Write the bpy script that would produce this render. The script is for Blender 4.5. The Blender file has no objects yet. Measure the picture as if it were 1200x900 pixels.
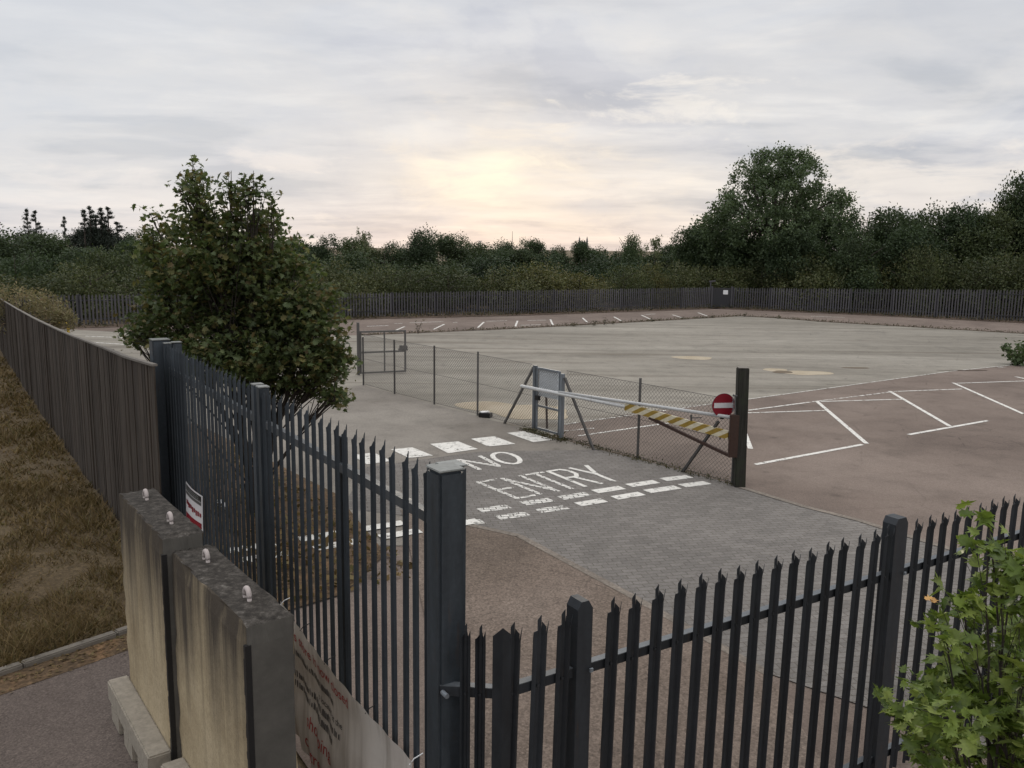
import bpy, bmesh, math, random
import numpy as np
from mathutils import Vector, Matrix

random.seed(7)
RNG = np.random.default_rng(11)
SC = bpy.context.scene
COL = SC.collection
R = math.radians

# ------------------------------------------------------------------ camera
F, HOR, ROLL, CH = 1000.0, 291.0, 0.8, 4.1           # focal length (1200 px wide), horizon row, roll, eye height
_p = math.atan((450 - HOR) / F); _r = R(ROLL)
FW = np.array([0, math.cos(_p), -math.sin(_p)])
_u0 = np.array([0, math.sin(_p), math.cos(_p)]); _r0 = np.array([1.0, 0, 0])
RT = math.cos(_r) * _r0 + math.sin(_r) * _u0
UP = -math.sin(_r) * _r0 + math.cos(_r) * _u0
EYE = np.array([0, 0, CH])
cam = bpy.data.cameras.new('camera'); camo = bpy.data.objects.new('camera', cam); COL.objects.link(camo)
M4 = Matrix([[RT[i], UP[i], -FW[i], EYE[i]] for i in range(3)] + [[0, 0, 0, 1]])
camo.matrix_world = M4
cam.sensor_width = 36; cam.lens = 36 * F / 1200; cam.clip_start = 0.05; cam.clip_end = 6000
SC.camera = camo

# ------------------------------------------------------------------ world and sun
SUN_EL, SUN_AZ = 5.5, -1.5                            # degrees; azimuth from +Y towards +X
W = bpy.data.worlds.new('World'); SC.world = W; W.use_nodes = True
def build_world():
    nt = W.node_tree; nt.nodes.clear(); N = nt.nodes; L = nt.links
    def vec(op, a, b=None):
        n = N.new('ShaderNodeVectorMath'); n.operation = op
        for i, v in enumerate((a, b)):
            if v is None: continue
            if isinstance(v, (tuple, list)): n.inputs[i].default_value = v
            else: L.new(v, n.inputs[i])
        return n
    def ma(op, a, b=None, c=None, clamp=False):
        n = N.new('ShaderNodeMath'); n.operation = op; n.use_clamp = clamp
        for i, v in enumerate((a, b, c)):
            if v is None: continue
            if isinstance(v, (int, float)): n.inputs[i].default_value = v
            else: L.new(v, n.inputs[i])
        return n.outputs[0]
    def mix(f, a, b, mode='MIX'):
        n = N.new('ShaderNodeMix'); n.data_type = 'RGBA'; n.blend_type = mode
        if isinstance(f, (int, float)): n.inputs[0].default_value = f
        else: L.new(f, n.inputs[0])
        for i, v in ((6, a), (7, b)):
            if isinstance(v, (tuple, list)): n.inputs[i].default_value = (*v, 1)
            else: L.new(v, n.inputs[i])
        return n.outputs[2]
    def ramp(f, pts, interp='EASE'):
        n = N.new('ShaderNodeValToRGB'); n.color_ramp.interpolation = interp
        el = n.color_ramp.elements
        while len(el) < len(pts): el.new(0.5)
        for e, (p, c) in zip(el, pts):
            e.position = p; e.color = (*c, 1)
        L.new(f, n.inputs[0]); return n.outputs[0]
    out = N.new('ShaderNodeOutputWorld'); bg = N.new('ShaderNodeBackground')
    bg.inputs[1].default_value = 0.1
    L.new(bg.outputs[0], out.inputs[0])
    sky = N.new('ShaderNodeTexSky'); sky.sky_type = 'NISHITA'; sky.sun_disc = False
    sky.sun_elevation = R(SUN_EL); sky.sun_rotation = R(SUN_AZ); sky.air_density = 1.0; sky.dust_density = 1.0
    tc = N.new('ShaderNodeTexCoord')
    d = vec('NORMALIZE', tc.outputs['Generated']).outputs[0]
    sep = N.new('ShaderNodeSeparateXYZ'); L.new(d, sep.inputs[0])
    el = ma('MAXIMUM', sep.outputs[2], 0.0)
    # cloud deck seen in perspective
    inv = ma('DIVIDE', 1.0, ma('ADD', el, 0.10))
    flat = vec('MULTIPLY', d, (1, 1, 0))
    sc = N.new('ShaderNodeVectorMath'); sc.operation = 'SCALE'; L.new(flat.outputs[0], sc.inputs[0]); L.new(inv, sc.inputs[3])
    def noise(scale, detail, rough, off, src, dist=0.0):
        v = vec('ADD', src, off)
        n = N.new('ShaderNodeTexNoise'); n.inputs['Scale'].default_value = scale; n.inputs['Detail'].default_value = detail
        n.inputs['Roughness'].default_value = rough; n.inputs['Distortion'].default_value = dist
        L.new(v.outputs[0], n.inputs['Vector']); return n.outputs[0]
    pl = vec('MULTIPLY', sc.outputs[0], (0.8, 1.1, 1)).outputs[0]
    n1 = noise(0.95, 6, 0.55, (3.1, 1.7, 0), pl, 0.3)
    n2 = noise(2.4, 7, 0.6, (7.3, 0.4, 2), pl, 0.4)
    dst = vec('MULTIPLY', d, (5.0, 5.0, 17.0)).outputs[0]
    n3 = noise(1.0, 7, 0.58, (1.3, 4.4, 6.2), dst, 0.9)
    n4 = noise(0.55, 8, 0.6, (9.3, 2.2, 4.4), vec('MULTIPLY', d, (7.0, 7.0, 15.0)).outputs[0], 0.6)
    base = ramp(el, [(0.0, (7.5, 6.85, 6.4)), (0.07, (7.1, 6.85, 6.65)), (0.14, (6.7, 6.72, 6.82)), (0.27, (5.8, 6.0, 6.4)),
                     (0.36, (4.8, 5.0, 5.45)), (0.52, (10.5, 10.6, 10.7)), (1.0, (18.0, 17.8, 17.6))])
    dark = ramp(n1, [(0.36, (0.74, 0.77, 0.82)), (0.5, (0.97, 0.97, 0.98)), (0.64, (1.15, 1.13, 1.10))])
    c = mix(0.85, base, dark, 'MULTIPLY')
    dark2 = ramp(n2, [(0.36, (0.92, 0.93, 0.95)), (0.52, (1.0, 1.0, 1.0)), (0.68, (1.08, 1.06, 1.03))])
    c = mix(0.45, c, dark2, 'MULTIPLY')
    # low streaks near the horizon
    low = ma('SUBTRACT', 1.0, ma('MULTIPLY', el, 4.0), clamp=True)
    st = ramp(n3, [(0.38, (0.84, 0.86, 0.91)), (0.5, (1, 1, 1)), (0.64, (1.10, 1.06, 1.0))])
    c = mix(ma('MULTIPLY', low, 0.55), c, st, 'MULTIPLY')
    # soft-edged cloud banks
    bk = ramp(n4, [(0.36, (0.88, 0.90, 0.95)), (0.46, (0.97, 0.98, 1.0)), (0.54, (1.02, 1.015, 1.01)), (0.66, (1.09, 1.065, 1.03))])
    c = mix(0.9, c, bk, 'MULTIPLY')
    # blue-grey cloud over to the left
    sx = ma('MULTIPLY_ADD', sep.outputs[0], -1.0, 0.0, clamp=True)
    c = mix(ma('MULTIPLY', sx, 0.7), c, (6.7, 7.1, 7.7))
    # the veiled sun behind the deck
    sd = (math.sin(R(SUN_AZ)) * math.cos(R(SUN_EL)), math.cos(R(SUN_AZ)) * math.cos(R(SUN_EL)), math.sin(R(SUN_EL)))
    dif = vec('SUBTRACT', d, sd).outputs[0]
    def gl(shape, rad, off):
        v = vec('MULTIPLY', vec('ADD', dif, off).outputs[0], shape)
        ln = N.new('ShaderNodeVectorMath'); ln.operation = 'LENGTH'; L.new(v.outputs[0], ln.inputs[0])
        wob = ma('MULTIPLY_ADD', n3, 0.5, 0.75)
        q = ma('DIVIDE', ma('MULTIPLY', ln.outputs[1], wob), rad)
        return ma('EXPONENT', ma('MULTIPLY', ma('MULTIPLY', q, q), -1.0))
    n5 = noise(2.2, 8, 0.62, (2.3, 5.2, 1.4), vec('MULTIPLY', d, (4.0, 4.0, 13.0)).outputs[0], 0.4)
    def opening(px, py, rad, shape, col, amt):            # a ragged gap in the deck
        dr = Vector([float(k) for k in (FW * F + RT * (px - 600) - UP * (py - 450))]).normalized()
        v = vec('MULTIPLY', vec('SUBTRACT', d, tuple(dr)).outputs[0], shape)
        ln = N.new('ShaderNodeVectorMath'); ln.operation = 'LENGTH'; L.new(v.outputs[0], ln.inputs[0])
        q = ma('DIVIDE', ln.outputs[1], rad)
        m = ma('ADD', ma('SUBTRACT', 1.0, q), ma('MULTIPLY', ma('SUBTRACT', n5, 0.5), 5.0))
        return mix(ma('MULTIPLY', ramp(m, [(0.15, (0, 0, 0)), (0.95, (1, 1, 1))]), amt), c, col)
    wide = gl((0.8, 1, 1.7), 0.15, (0, 0, 0.02))
    core = gl((0.7, 1, 1.9), 0.028, (0, 0, -0.001))
    mid = gl((0.62, 1, 2.3), 0.055, (0.01, 0, 0.022))
    br = ramp(n3, [(0.34, (0.45, 0.45, 0.45)), (0.6, (1, 1, 1))])
    c = mix(ma('MULTIPLY', wide, 0.17), c, (8.8, 7.7, 6.6))
    c = mix(ma('MULTIPLY', ma('MULTIPLY', mid, 0.38), br), c, (10.2, 9.0, 7.0))
    c = opening(590, 225, 0.17, (0.9, 1, 2.0), (8.8, 7.9, 6.8), 0.42)
    c = opening(575, 205, 0.06, (0.8, 1, 1.9), (10.0, 9.1, 7.4), 0.5)
    c = opening(795, 122, 0.085, (0.7, 1, 3.0), (9.4, 8.8, 8.0), 0.5)
    c = opening(355, 187, 0.06, (0.6, 1, 4.0), (8.8, 8.1, 7.6), 0.45)
    c = opening(1060, 215, 0.12, (0.8, 1, 2.4), (9.2, 8.4, 7.6), 0.5)
    c = opening(180, 235, 0.10, (0.6, 1, 2.8), (8.4, 7.9, 7.6), 0.45)
    c = opening(690, 240, 0.035, (0.6, 1, 2.6), (5.9, 5.9, 6.2), 0.6)
    c = opening(515, 255, 0.030, (0.8, 1, 2.0), (6.0, 6.0, 6.3), 0.5)
    c = mix(ma('MULTIPLY', core, 0.4), c, (11.5, 10.4, 7.8))
    c = mix(0.025, c, sky.outputs[0])
    L.new(c, bg.inputs[0])
build_world()
sun = bpy.data.lights.new('sun', 'SUN'); sun.energy = 0.6; sun.angle = R(16); sun.color = (1.0, 0.86, 0.68)
suno = bpy.data.objects.new('sun', sun); COL.objects.link(suno)
_sd = Vector((math.sin(R(SUN_AZ)) * math.cos(R(SUN_EL)), math.cos(R(SUN_AZ)) * math.cos(R(SUN_EL)), math.sin(R(SUN_EL))))
suno.rotation_euler = _sd.to_track_quat('Z', 'Y').to_euler(); suno.location = (0, 0, 30)
vs = SC.view_settings
vs.view_transform = 'Standard'; vs.look = 'None'; vs.exposure = 0.12; vs.gamma = 1.0; vs.use_curve_mapping = False
SC.cycles.max_bounces = 6; SC.cycles.transparent_max_bounces = 12

# ------------------------------------------------------------------ measuring helpers (photo coordinates, 1200x900)
def ray(px, py):
    return FW * F + RT * (px - 600) - UP * (py - 450)
def G(px, py, z=0.0):                                  # where a sight line meets a level
    d = ray(px, py); return EYE + d * ((z - CH) / d[2])
def at(px, py, Y):                                     # the point of a sight line at depth Y
    d = ray(px, py); return EYE + d * (Y / d[1])
def topz(px_b, py_b, px_t, py_t, z=0.0):
    q = G(px_b, py_b, z); return at(px_t, py_t, q[1])[2]

# ------------------------------------------------------------------ materials
MATS = {}
def _mat(name):
    m = bpy.data.materials.new(name); m.use_nodes = True
    nt = m.node_tree; nt.nodes.clear()
    MATS[name] = m
    return m, nt, nt.nodes, nt.links
class NB:
    def __init__(s, name):
        s.m, s.nt, s.N, s.L = _mat(name)
        s.out = s.N.new('ShaderNodeOutputMaterial')
        s.tc = s.N.new('ShaderNodeTexCoord')
    def link(s, a, b): s.L.new(a, b)
    def setv(s, inp, v):
        if isinstance(v, (int, float)): inp.default_value = v
        elif isinstance(v, (tuple, list)):
            inp.default_value = (*v, 1) if len(inp.default_value) == 4 and len(v) == 3 else v
        else: s.L.new(v, inp)
    def mapv(s, scale=(1, 1, 1), rot=(0, 0, 0), src='Object'):
        n = s.N.new('ShaderNodeMapping'); n.inputs['Scale'].default_value = scale; n.inputs['Rotation'].default_value = rot
        s.L.new(s.tc.outputs[src], n.inputs[0]); return n.outputs[0]
    def noise(s, scale, detail=4, rough=0.55, v=None, dist=0.0):
        n = s.N.new('ShaderNodeTexNoise'); n.inputs['Scale'].default_value = scale
        n.inputs['Detail'].default_value = detail; n.inputs['Roughness'].default_value = rough; n.inputs['Distortion'].default_value = dist
        s.L.new(v if v is not None else s.tc.outputs['Object'], n.inputs['Vector']); return n.outputs[0]
    def vor(s, scale, v=None, feat='F1'):
        n = s.N.new('ShaderNodeTexVoronoi'); n.inputs['Scale'].default_value = scale; n.feature = feat
        s.L.new(v if v is not None else s.tc.outputs['Object'], n.inputs['Vector']); return n
    def ramp(s, f, pts):
        n = s.N.new('ShaderNodeValToRGB'); el = n.color_ramp.elements
        while len(el) < len(pts): el.new(0.5)
        for e, (p, c) in zip(el, pts):
            e.position = p; e.color = (*c, 1) if isinstance(c, (tuple, list)) else (c, c, c, 1)
        s.L.new(f, n.inputs[0]); return n.outputs[0]
    def mix(s, f, a, b, mode='MIX'):
        n = s.N.new('ShaderNodeMix'); n.data_type = 'RGBA'; n.blend_type = mode
        s.setv(n.inputs[0], f); s.setv(n.inputs[6], a); s.setv(n.inputs[7], b); return n.outputs[2]
    def math(s, op, a, b=None, clamp=False):
        n = s.N.new('ShaderNodeMath'); n.operation = op; n.use_clamp = clamp
        s.setv(n.inputs[0], a)
        if b is not None: s.setv(n.inputs[1], b)
        return n.outputs[0]
    def island(s):
        return s.N.new('ShaderNodeNewGeometry').outputs['Random Per Island']
    def objrand(s):
        return s.N.new('ShaderNodeObjectInfo').outputs['Random']
    def bump(s, h, strength=0.3, dist=0.01):
        n = s.N.new('ShaderNodeBump'); n.inputs['Strength'].default_value = strength; n.inputs['Distance'].default_value = dist
        s.L.new(h, n.inputs['Height']); return n.outputs[0]
    def bsdf(s, col, rough=0.8, metal=0.0, normal=None, spec=0.3, done=True):
        b = s.N.new('ShaderNodeBsdfPrincipled')
        s.setv(b.inputs['Base Color'], col); s.setv(b.inputs['Roughness'], rough); b.inputs['Metallic'].default_value = metal
        b.inputs['Specular IOR Level'].default_value = spec
        if normal is not None: s.L.new(normal, b.inputs['Normal'])
        if done: s.L.new(b.outputs[0], s.out.inputs[0])
        return b

def simple(name, col, rough=0.6, metal=0.0, var=0.15, scale=6.0, bump=0.0, spec=0.3):
    b = NB(name)
    n = b.noise(scale, 5)
    c = b.mix(n, tuple(v * (1 - var) for v in col), tuple(min(1, v * (1 + var)) for v in col))
    nm = b.bump(b.noise(scale * 6, 4), bump, 0.004) if bump else None
    b.bsdf(c, rough, metal, nm, spec)
    return b.m

def ground_mat(name, c1, c2, c3, big=0.25, grit=70.0, stretch=None, gamt=0.35, stains=True, bumpv=0.35, rough=0.92):
    b = NB(name)
    v = b.mapv(stretch) if stretch else None
    nb = b.noise(big, 6, 0.6, v, 0.6)
    c = b.ramp(nb, [(0.32, c1), (0.5, c2), (0.68, c3)])
    g = b.noise(grit, 3, 0.7)
    c = b.mix(gamt, c, b.ramp(g, [(0.3, 0.35), (0.5, 0.95), (0.7, 1.6)]), 'MULTIPLY')
    sp = b.vor(grit * 0.9)
    c = b.mix(gamt, c, b.ramp(sp.outputs['Color'], [(0.1, 0.55), (0.9, 1.4)]), 'MULTIPLY')
    if stains:
        s1 = b.noise(1.3, 6, 0.65)
        c = b.mix(0.8, c, b.ramp(s1, [(0.3, 0.78), (0.48, 1.0), (0.72, 1.1)]), 'MULTIPLY')
        s2 = b.noise(0.45, 3, 0.5, None, 1.2)
        c = b.mix(0.7, c, b.ramp(s2, [(0.3, 0.82), (0.42, 1.0), (0.75, 1.06)]), 'MULTIPLY')
        cr = b.vor(0.28, b.mapv((1, 1.6, 1)), 'DISTANCE_TO_EDGE')
        crn = b.math('ADD', cr.outputs['Distance'], b.math('MULTIPLY', b.noise(3.0, 4), 0.02))
        c = b.mix(0.35, c, b.ramp(crn, [(0.010, 0.62), (0.016, 1.0)]), 'MULTIPLY')
        dr = b.vor(0.9)
        dd_ = b.math('ADD', dr.outputs['Distance'], b.math('MULTIPLY', b.noise(6.0, 3), 0.10))
        c = b.mix(0.55, c, b.ramp(dd_, [(0.09, 0.55), (0.17, 1.0)]), 'MULTIPLY')
        c2_ = b.vor(0.75, b.mapv((1.0, 0.8, 1), (0, 0, 0.4)), 'DISTANCE_TO_EDGE')
        cn = b.math('ADD', c2_.outputs['Distance'], b.math('MULTIPLY', b.noise(2.5, 5), 0.10))
        c = b.mix(b.math('MULTIPLY', 0.6, b.ramp(b.noise(0.12, 2), [(0.45, 0.0), (0.6, 1.0)])), c, b.ramp(cn, [(0.046, 0.5), (0.056, 1.0)]), 'MULTIPLY')
    if stretch:
        sk = b.noise(1.0, 6, 0.7, b.mapv((0.07, 1.5, 1), (0, 0, 0.06)), 0.3)
        c = b.mix(0.85, c, b.ramp(sk, [(0.32, (0.62, 0.57, 0.52)), (0.46, (0.97, 0.96, 0.95)), (0.62, (1.10, 1.09, 1.07))]), 'MULTIPLY')
    b.bsdf(c, rough, 0, b.bump(g, bumpv, 0.006), 0.2)
    return b.m

m_tarmac = ground_mat('red_brown_tarmac', (0.132, 0.101, 0.084), (0.166, 0.129, 0.107), (0.202, 0.160, 0.134), 0.2, 60)
m_tarmac_near = ground_mat('brown_gravelly_tarmac', (0.125, 0.096, 0.075), (0.158, 0.122, 0.098), (0.192, 0.152, 0.124), 0.5, 45, None, 0.55)
m_slab = ground_mat('grey_concrete_slab', (0.18, 0.164, 0.137), (0.225, 0.206, 0.175), (0.275, 0.254, 0.218), 0.35, 40, (0.16, 1.0, 1.0), 0.2, True, 0.15)
m_road = ground_mat('grey_asphalt', (0.17, 0.15, 0.128), (0.21, 0.188, 0.162), (0.25, 0.226, 0.195), 0.3, 60, None, 0.3)
m_outer = ground_mat('dark_tarmac', (0.086, 0.067, 0.057), (0.107, 0.085, 0.073), (0.128, 0.103, 0.089), 0.5, 70, None, 0.5)
m_patch = ground_mat('tan_concrete_patch', (0.33, 0.27, 0.19), (0.38, 0.32, 0.235), (0.42, 0.36, 0.27), 0.8, 30, None, 0.2, False)
m_stain = ground_mat('damp_stain', (0.10, 0.075, 0.05), (0.13, 0.10, 0.07), (0.16, 0.125, 0.09), 0.8, 30, None, 0.2, False)
m_soil = ground_mat('leaf_litter', (0.06, 0.042, 0.026), (0.10, 0.066, 0.038), (0.16, 0.095, 0.05), 2.5, 24, None, 0.6, False, 0.8)
m_earth = ground_mat('dry_ground', (0.075, 0.052, 0.030), (0.105, 0.076, 0.043), (0.135, 0.10, 0.058), 0.6, 30, None, 0.5, False, 0.8)
m_verge = ground_mat('brown_verge', (0.07, 0.05, 0.038), (0.10, 0.07, 0.052), (0.13, 0.095, 0.07), 0.9, 20, None, 0.5, False, 0.8)

def paver_mat():
    b = NB('grey_block_paving')
    v = b.mapv((1, 1, 1), (0, 0, R(-12)))
    br = b.N.new('ShaderNodeTexBrick'); b.L.new(v, br.inputs['Vector'])
    br.inputs['Scale'].default_value = 1.0; br.inputs['Brick Width'].default_value = 0.2; br.inputs['Row Height'].default_value = 0.1
    br.inputs['Mortar Size'].default_value = 0.006; br.inputs['Mortar Smooth'].default_value = 0.3; br.inputs['Bias'].default_value = -0.1
    br.inputs['Color1'].default_value = (0.150, 0.137, 0.125, 1); br.inputs['Color2'].default_value = (0.188, 0.172, 0.157, 1)
    br.inputs['Mortar'].default_value = (0.095, 0.082, 0.068, 1)
    n = b.noise(0.35, 5, 0.6)
    c = b.mix(0.8, br.outputs['Color'], b.ramp(n, [(0.3, 0.82), (0.5, 1.0), (0.7, 1.14)]), 'MULTIPLY')
    c = b.mix(0.5, c, b.ramp(b.noise(50, 3), [(0.3, 0.6), (0.7, 1.35)]), 'MULTIPLY')
    c = b.mix(0.55, c, b.ramp(b.noise(2.2, 5, 0.65), [(0.32, 0.75), (0.5, 1.0), (0.7, 1.1)]), 'MULTIPLY')
    b.bsdf(c, 0.9, 0, b.bump(br.outputs['Fac'], -0.35, 0.005), 0.25)
    return b.m
m_paver = paver_mat()

def paint_mat(name, wear, joints):
    b = NB(name)
    w = b.noise(7.0, 6, 0.7)
    w2 = b.noise(40.0, 3, 0.7)
    f = b.math('ADD', b.math('MULTIPLY', w, 0.7), b.math('MULTIPLY', w2, 0.3))
    a = b.ramp(f, [(wear - 0.03, 0.0), (wear + 0.05, 1.0)])
    if joints:
        v = b.mapv((1, 1, 1), (0, 0, R(-12)))
        br = b.N.new('ShaderNodeTexBrick'); b.L.new(v, br.inputs['Vector'])
        br.inputs['Scale'].default_value = 1.0; br.inputs['Brick Width'].default_value = 0.2; br.inputs['Row Height'].default_value = 0.1
        br.inputs['Mortar Size'].default_value = 0.012; br.inputs['Mortar Smooth'].default_value = 0.4
        a = b.math('MULTIPLY', a, b.ramp(br.outputs['Fac'], [(0.2, 1.0), (0.8, 0.12)]))
    c = b.mix(b.noise(3.0, 4), (0.60, 0.57, 0.52), (0.74, 0.72, 0.67))
    c = b.mix(0.5, c, b.ramp(b.noise(18, 4), [(0.35, 0.7), (0.6, 1.05)]), 'MULTIPLY')
    p = b.bsdf(c, 0.85, 0, None, 0.2, done=False)
    t = b.N.new('ShaderNodeBsdfTransparent'); mx = b.N.new('ShaderNodeMixShader')
    b.setv(mx.inputs[0], a); b.L.new(t.outputs[0], mx.inputs[1]); b.L.new(p.outputs[0], mx.inputs[2]); b.L.new(mx.outputs[0], b.out.inputs[0])
    return b.m
m_paint = paint_mat('white_road_paint', 0.41, False)
m_paint_bay = paint_mat('white_bay_paint', 0.44, False)
m_paint_faint = paint_mat('faded_white_paint', 0.49, False)
m_paint_worn = paint_mat('worn_white_paint', 0.43, True)
m_paint_mid = paint_mat('slightly_worn_white_paint', 0.36, True)

def steel_mat(name, col, rough=0.5, metal=0.35, dirt=0.35):
    b = NB(name)
    n = b.noise(3.0, 6, 0.6, b.mapv((6, 6, 1)))
    c = b.mix(n, tuple(v * (1 - dirt) for v in col), tuple(v * (1 + dirt) for v in col))
    c = b.mix(0.8, c, b.ramp(b.objrand(), [(0.0, 0.72), (0.6, 1.0), (1.0, 1.3)]), 'MULTIPLY')
    ru = b.noise(1.0, 6, 0.7, b.mapv((14, 14, 2.0)))
    c = b.mix(b.ramp(ru, [(0.58, 0.0), (0.70, 0.45)]), c, (0.085, 0.055, 0.038))
    fl = b.noise(30, 4, 0.6)
    c = b.mix(0.5, c, b.ramp(fl, [(0.3, 0.75), (0.55, 1.0), (0.75, 1.25)]), 'MULTIPLY')
    b.bsdf(c, b.ramp(n, [(0.3, rough - 0.1), (0.7, rough + 0.15)]), metal, b.bump(fl, 0.08, 0.002), 0.4)
    return b.m
m_gate = steel_mat('weathered_blue_grey_steel', (0.052, 0.062, 0.072))
m_fence = steel_mat('dark_painted_steel', (0.024, 0.027, 0.031), 0.5, 0.2)
m_cap = steel_mat('lichened_post_cap', (0.20, 0.205, 0.195), 0.8, 0.0)
m_rail = steel_mat('highlit_rail_steel', (0.11, 0.12, 0.13), 0.45, 0.5)  # pale tone carries the highlight along the rail tops
m_galv = steel_mat('galvanised_steel', (0.20, 0.22, 0.24), 0.5, 0.5)
m_wire = steel_mat('dull_wire', (0.17, 0.16, 0.145), 0.6, 0.3)
m_cpost = steel_mat('grey_angle_post', (0.10, 0.095, 0.09), 0.7, 0.2)
m_farf = steel_mat('far_fence_steel', (0.085, 0.081, 0.088), 0.7, 0.1, 0.45)
m_farrail = steel_mat('far_fence_rail', (0.035, 0.035, 0.038), 0.7, 0.1)
m_rust = steel_mat('rusty_brown_steel', (0.055, 0.030, 0.022), 0.8, 0.1)
m_whitetube = steel_mat('white_painted_tube', (0.55, 0.55, 0.54), 0.5, 0.0, 0.12)
m_black = simple('black_plastic', (0.018, 0.017, 0.017), 0.5)
m_white = simple('white_plastic', (0.72, 0.72, 0.72), 0.5, 0, 0.06)
m_loop = simple('pale_lifting_loop', (0.40, 0.35, 0.33), 0.8, 0, 0.3)
m_yellow = simple('yellow_paint', (0.62, 0.42, 0.06), 0.6)
m_red = simple('sign_red', (0.22, 0.012, 0.022), 0.45, 0, 0.1)
m_redtext = simple('red_ink', (0.36, 0.045, 0.04), 0.7, 0, 0.25)
m_darktext = simple('black_ink', (0.05, 0.045, 0.045), 0.7, 0, 0.25)
m_signwhite = simple('sign_white', (0.62, 0.60, 0.60), 0.5, 0, 0.1)
m_signback = simple('pale_blue_backing', (0.80, 0.83, 0.86), 0.6, 0, 0.1)
m_stone = simple('pale_kerb_stone', (0.17, 0.15, 0.125), 0.95, 0, 0.35, 7, 0.6)
m_tower = simple('grey_stone', (0.16, 0.155, 0.155), 0.9)

def stripe_mat():
    b = NB('yellow_and_white_chevrons')
    v = b.tc.outputs['UV']
    w = b.N.new('ShaderNodeSeparateXYZ'); b.L.new(v, w.inputs[0])
    s = b.math('ADD', w.outputs[0], w.outputs[1])
    fr = b.math('FRACT', s)
    c = b.ramp(fr, [(0.49, (0.30, 0.195, 0.035)), (0.51, (0.60, 0.54, 0.40))])
    c = b.mix(0.6, c, b.ramp(b.noise(9, 5), [(0.3, 0.65), (0.6, 1.05)]), 'MULTIPLY')
    b.bsdf(c, 0.6); return b.m
m_stripe = stripe_mat()

def timber_mat(name, c1, c2, moss=None):
    b = NB(name)
    g = b.noise(2.2, 6, 0.65, b.mapv((22, 22, 0.8)), 0.4)
    c = b.ramp(g, [(0.3, c1), (0.5, tuple((x + y) / 2 for x, y in zip(c1, c2))), (0.72, c2)])
    isl = b.island()
    c = b.mix(0.75, c, b.ramp(isl, [(0.0, 0.66), (0.5, 1.0), (1.0, 1.28)]), 'MULTIPLY')
    c = b.mix(0.5, c, b.ramp(b.noise(1.1, 4), [(0.3, 0.7), (0.6, 1.1)]), 'MULTIPLY')
    if moss:
        c = b.mix(b.ramp(b.noise(5, 5), [(0.5, 0.0), (0.62, 0.6)]), c, moss)
    b.bsdf(c, 0.9, 0, b.bump(g, 0.5, 0.006), 0.2)
    return b.m
m_board = timber_mat('weathered_grey_brown_boards', (0.022, 0.017, 0.0135), (0.095, 0.077, 0.062))
m_boardcap = timber_mat('pale_weathered_capping', (0.13, 0.115, 0.10), (0.24, 0.22, 0.195))
m_tpost = timber_mat('dark_green_stained_timber', (0.017, 0.016, 0.013), (0.050, 0.047, 0.040), (0.035, 0.04, 0.026))
m_bark = timber_mat('bark', (0.030, 0.024, 0.020), (0.085, 0.072, 0.06))

def block_mat():
    b = NB('stained_concrete')
    sep = b.N.new('ShaderNodeSeparateXYZ'); b.L.new(b.tc.outputs['Object'], sep.inputs[0])
    n = b.noise(1.4, 6, 0.6)
    c = b.ramp(n, [(0.3, (0.32, 0.25, 0.155)), (0.5, (0.42, 0.34, 0.22)), (0.7, (0.50, 0.41, 0.275))])
    c = b.mix(0.5, c, b.ramp(b.noise(26, 5), [(0.3, 0.75), (0.6, 1.08)]), 'MULTIPLY')
    # rain streaks running down from the top edge
    st = b.math('ADD', b.math('MULTIPLY', b.noise(1.0, 6, 0.7, b.mapv((7, 7, 0.22)), 0.15), 0.62), b.math('MULTIPLY', b.noise(1.0, 3, 0.6, b.mapv((1.6, 1.6, 0.5))), 0.42))
    hgt = b.math('SUBTRACT', sep.outputs[2], 0.0)
    k = b.math('ADD', b.math('MULTIPLY', hgt, 0.30), st)                # more towards the top, long fingers
    k2 = b.ramp(b.math('MULTIPLY', k, 0.5), [(0.38, 0.0), (0.45, 0.40), (0.54, 0.94)])
    c = b.mix(k2, c, (0.050, 0.042, 0.036))
    s2 = b.noise(1.0, 5, 0.6, b.mapv((9, 9, 0.3)))
    c = b.mix(b.ramp(s2, [(0.50, 0.0), (0.72, 0.25)]), c, (0.13, 0.105, 0.07))
    nm = b.N.new('ShaderNodeNewGeometry'); sn = b.N.new('ShaderNodeSeparateXYZ'); b.L.new(nm.outputs['True Normal'], sn.inputs[0])
    up = b.math('GREATER_THAN', sn.outputs[2], 0.7)
    topc = b.ramp(b.noise(16, 8, 0.78), [(0.32, (0.018, 0.016, 0.014)), (0.48, (0.042, 0.037, 0.032)), (0.60, (0.080, 0.071, 0.062)), (0.72, (0.20, 0.185, 0.165))])
    hi = b.math('GREATER_THAN', sep.outputs[2], 1.0)
    c = b.mix(b.math('MULTIPLY', up, hi), c, topc)
    pv = b.vor(38)
    c = b.mix(0.7, c, b.ramp(pv.outputs['Distance'], [(0.08, 0.45), (0.20, 1.0)]), 'MULTIPLY')
    b.bsdf(c, 0.95, 0, b.bump(b.noise(30, 6, 0.7), 0.6, 0.008), 0.15)
    return b.m
m_block = block_mat()
m_foot = simple('lichen_spotted_concrete', (0.30, 0.265, 0.215), 0.95, 0, 0.45, 22, 0.7)
m_blockend = simple('shaded_grey_concrete_end', (0.095, 0.088, 0.077), 0.95, 0, 0.5, 5, 0.6)  # end faces: greyer weathering, plus weaker light put into the dark colour

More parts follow.
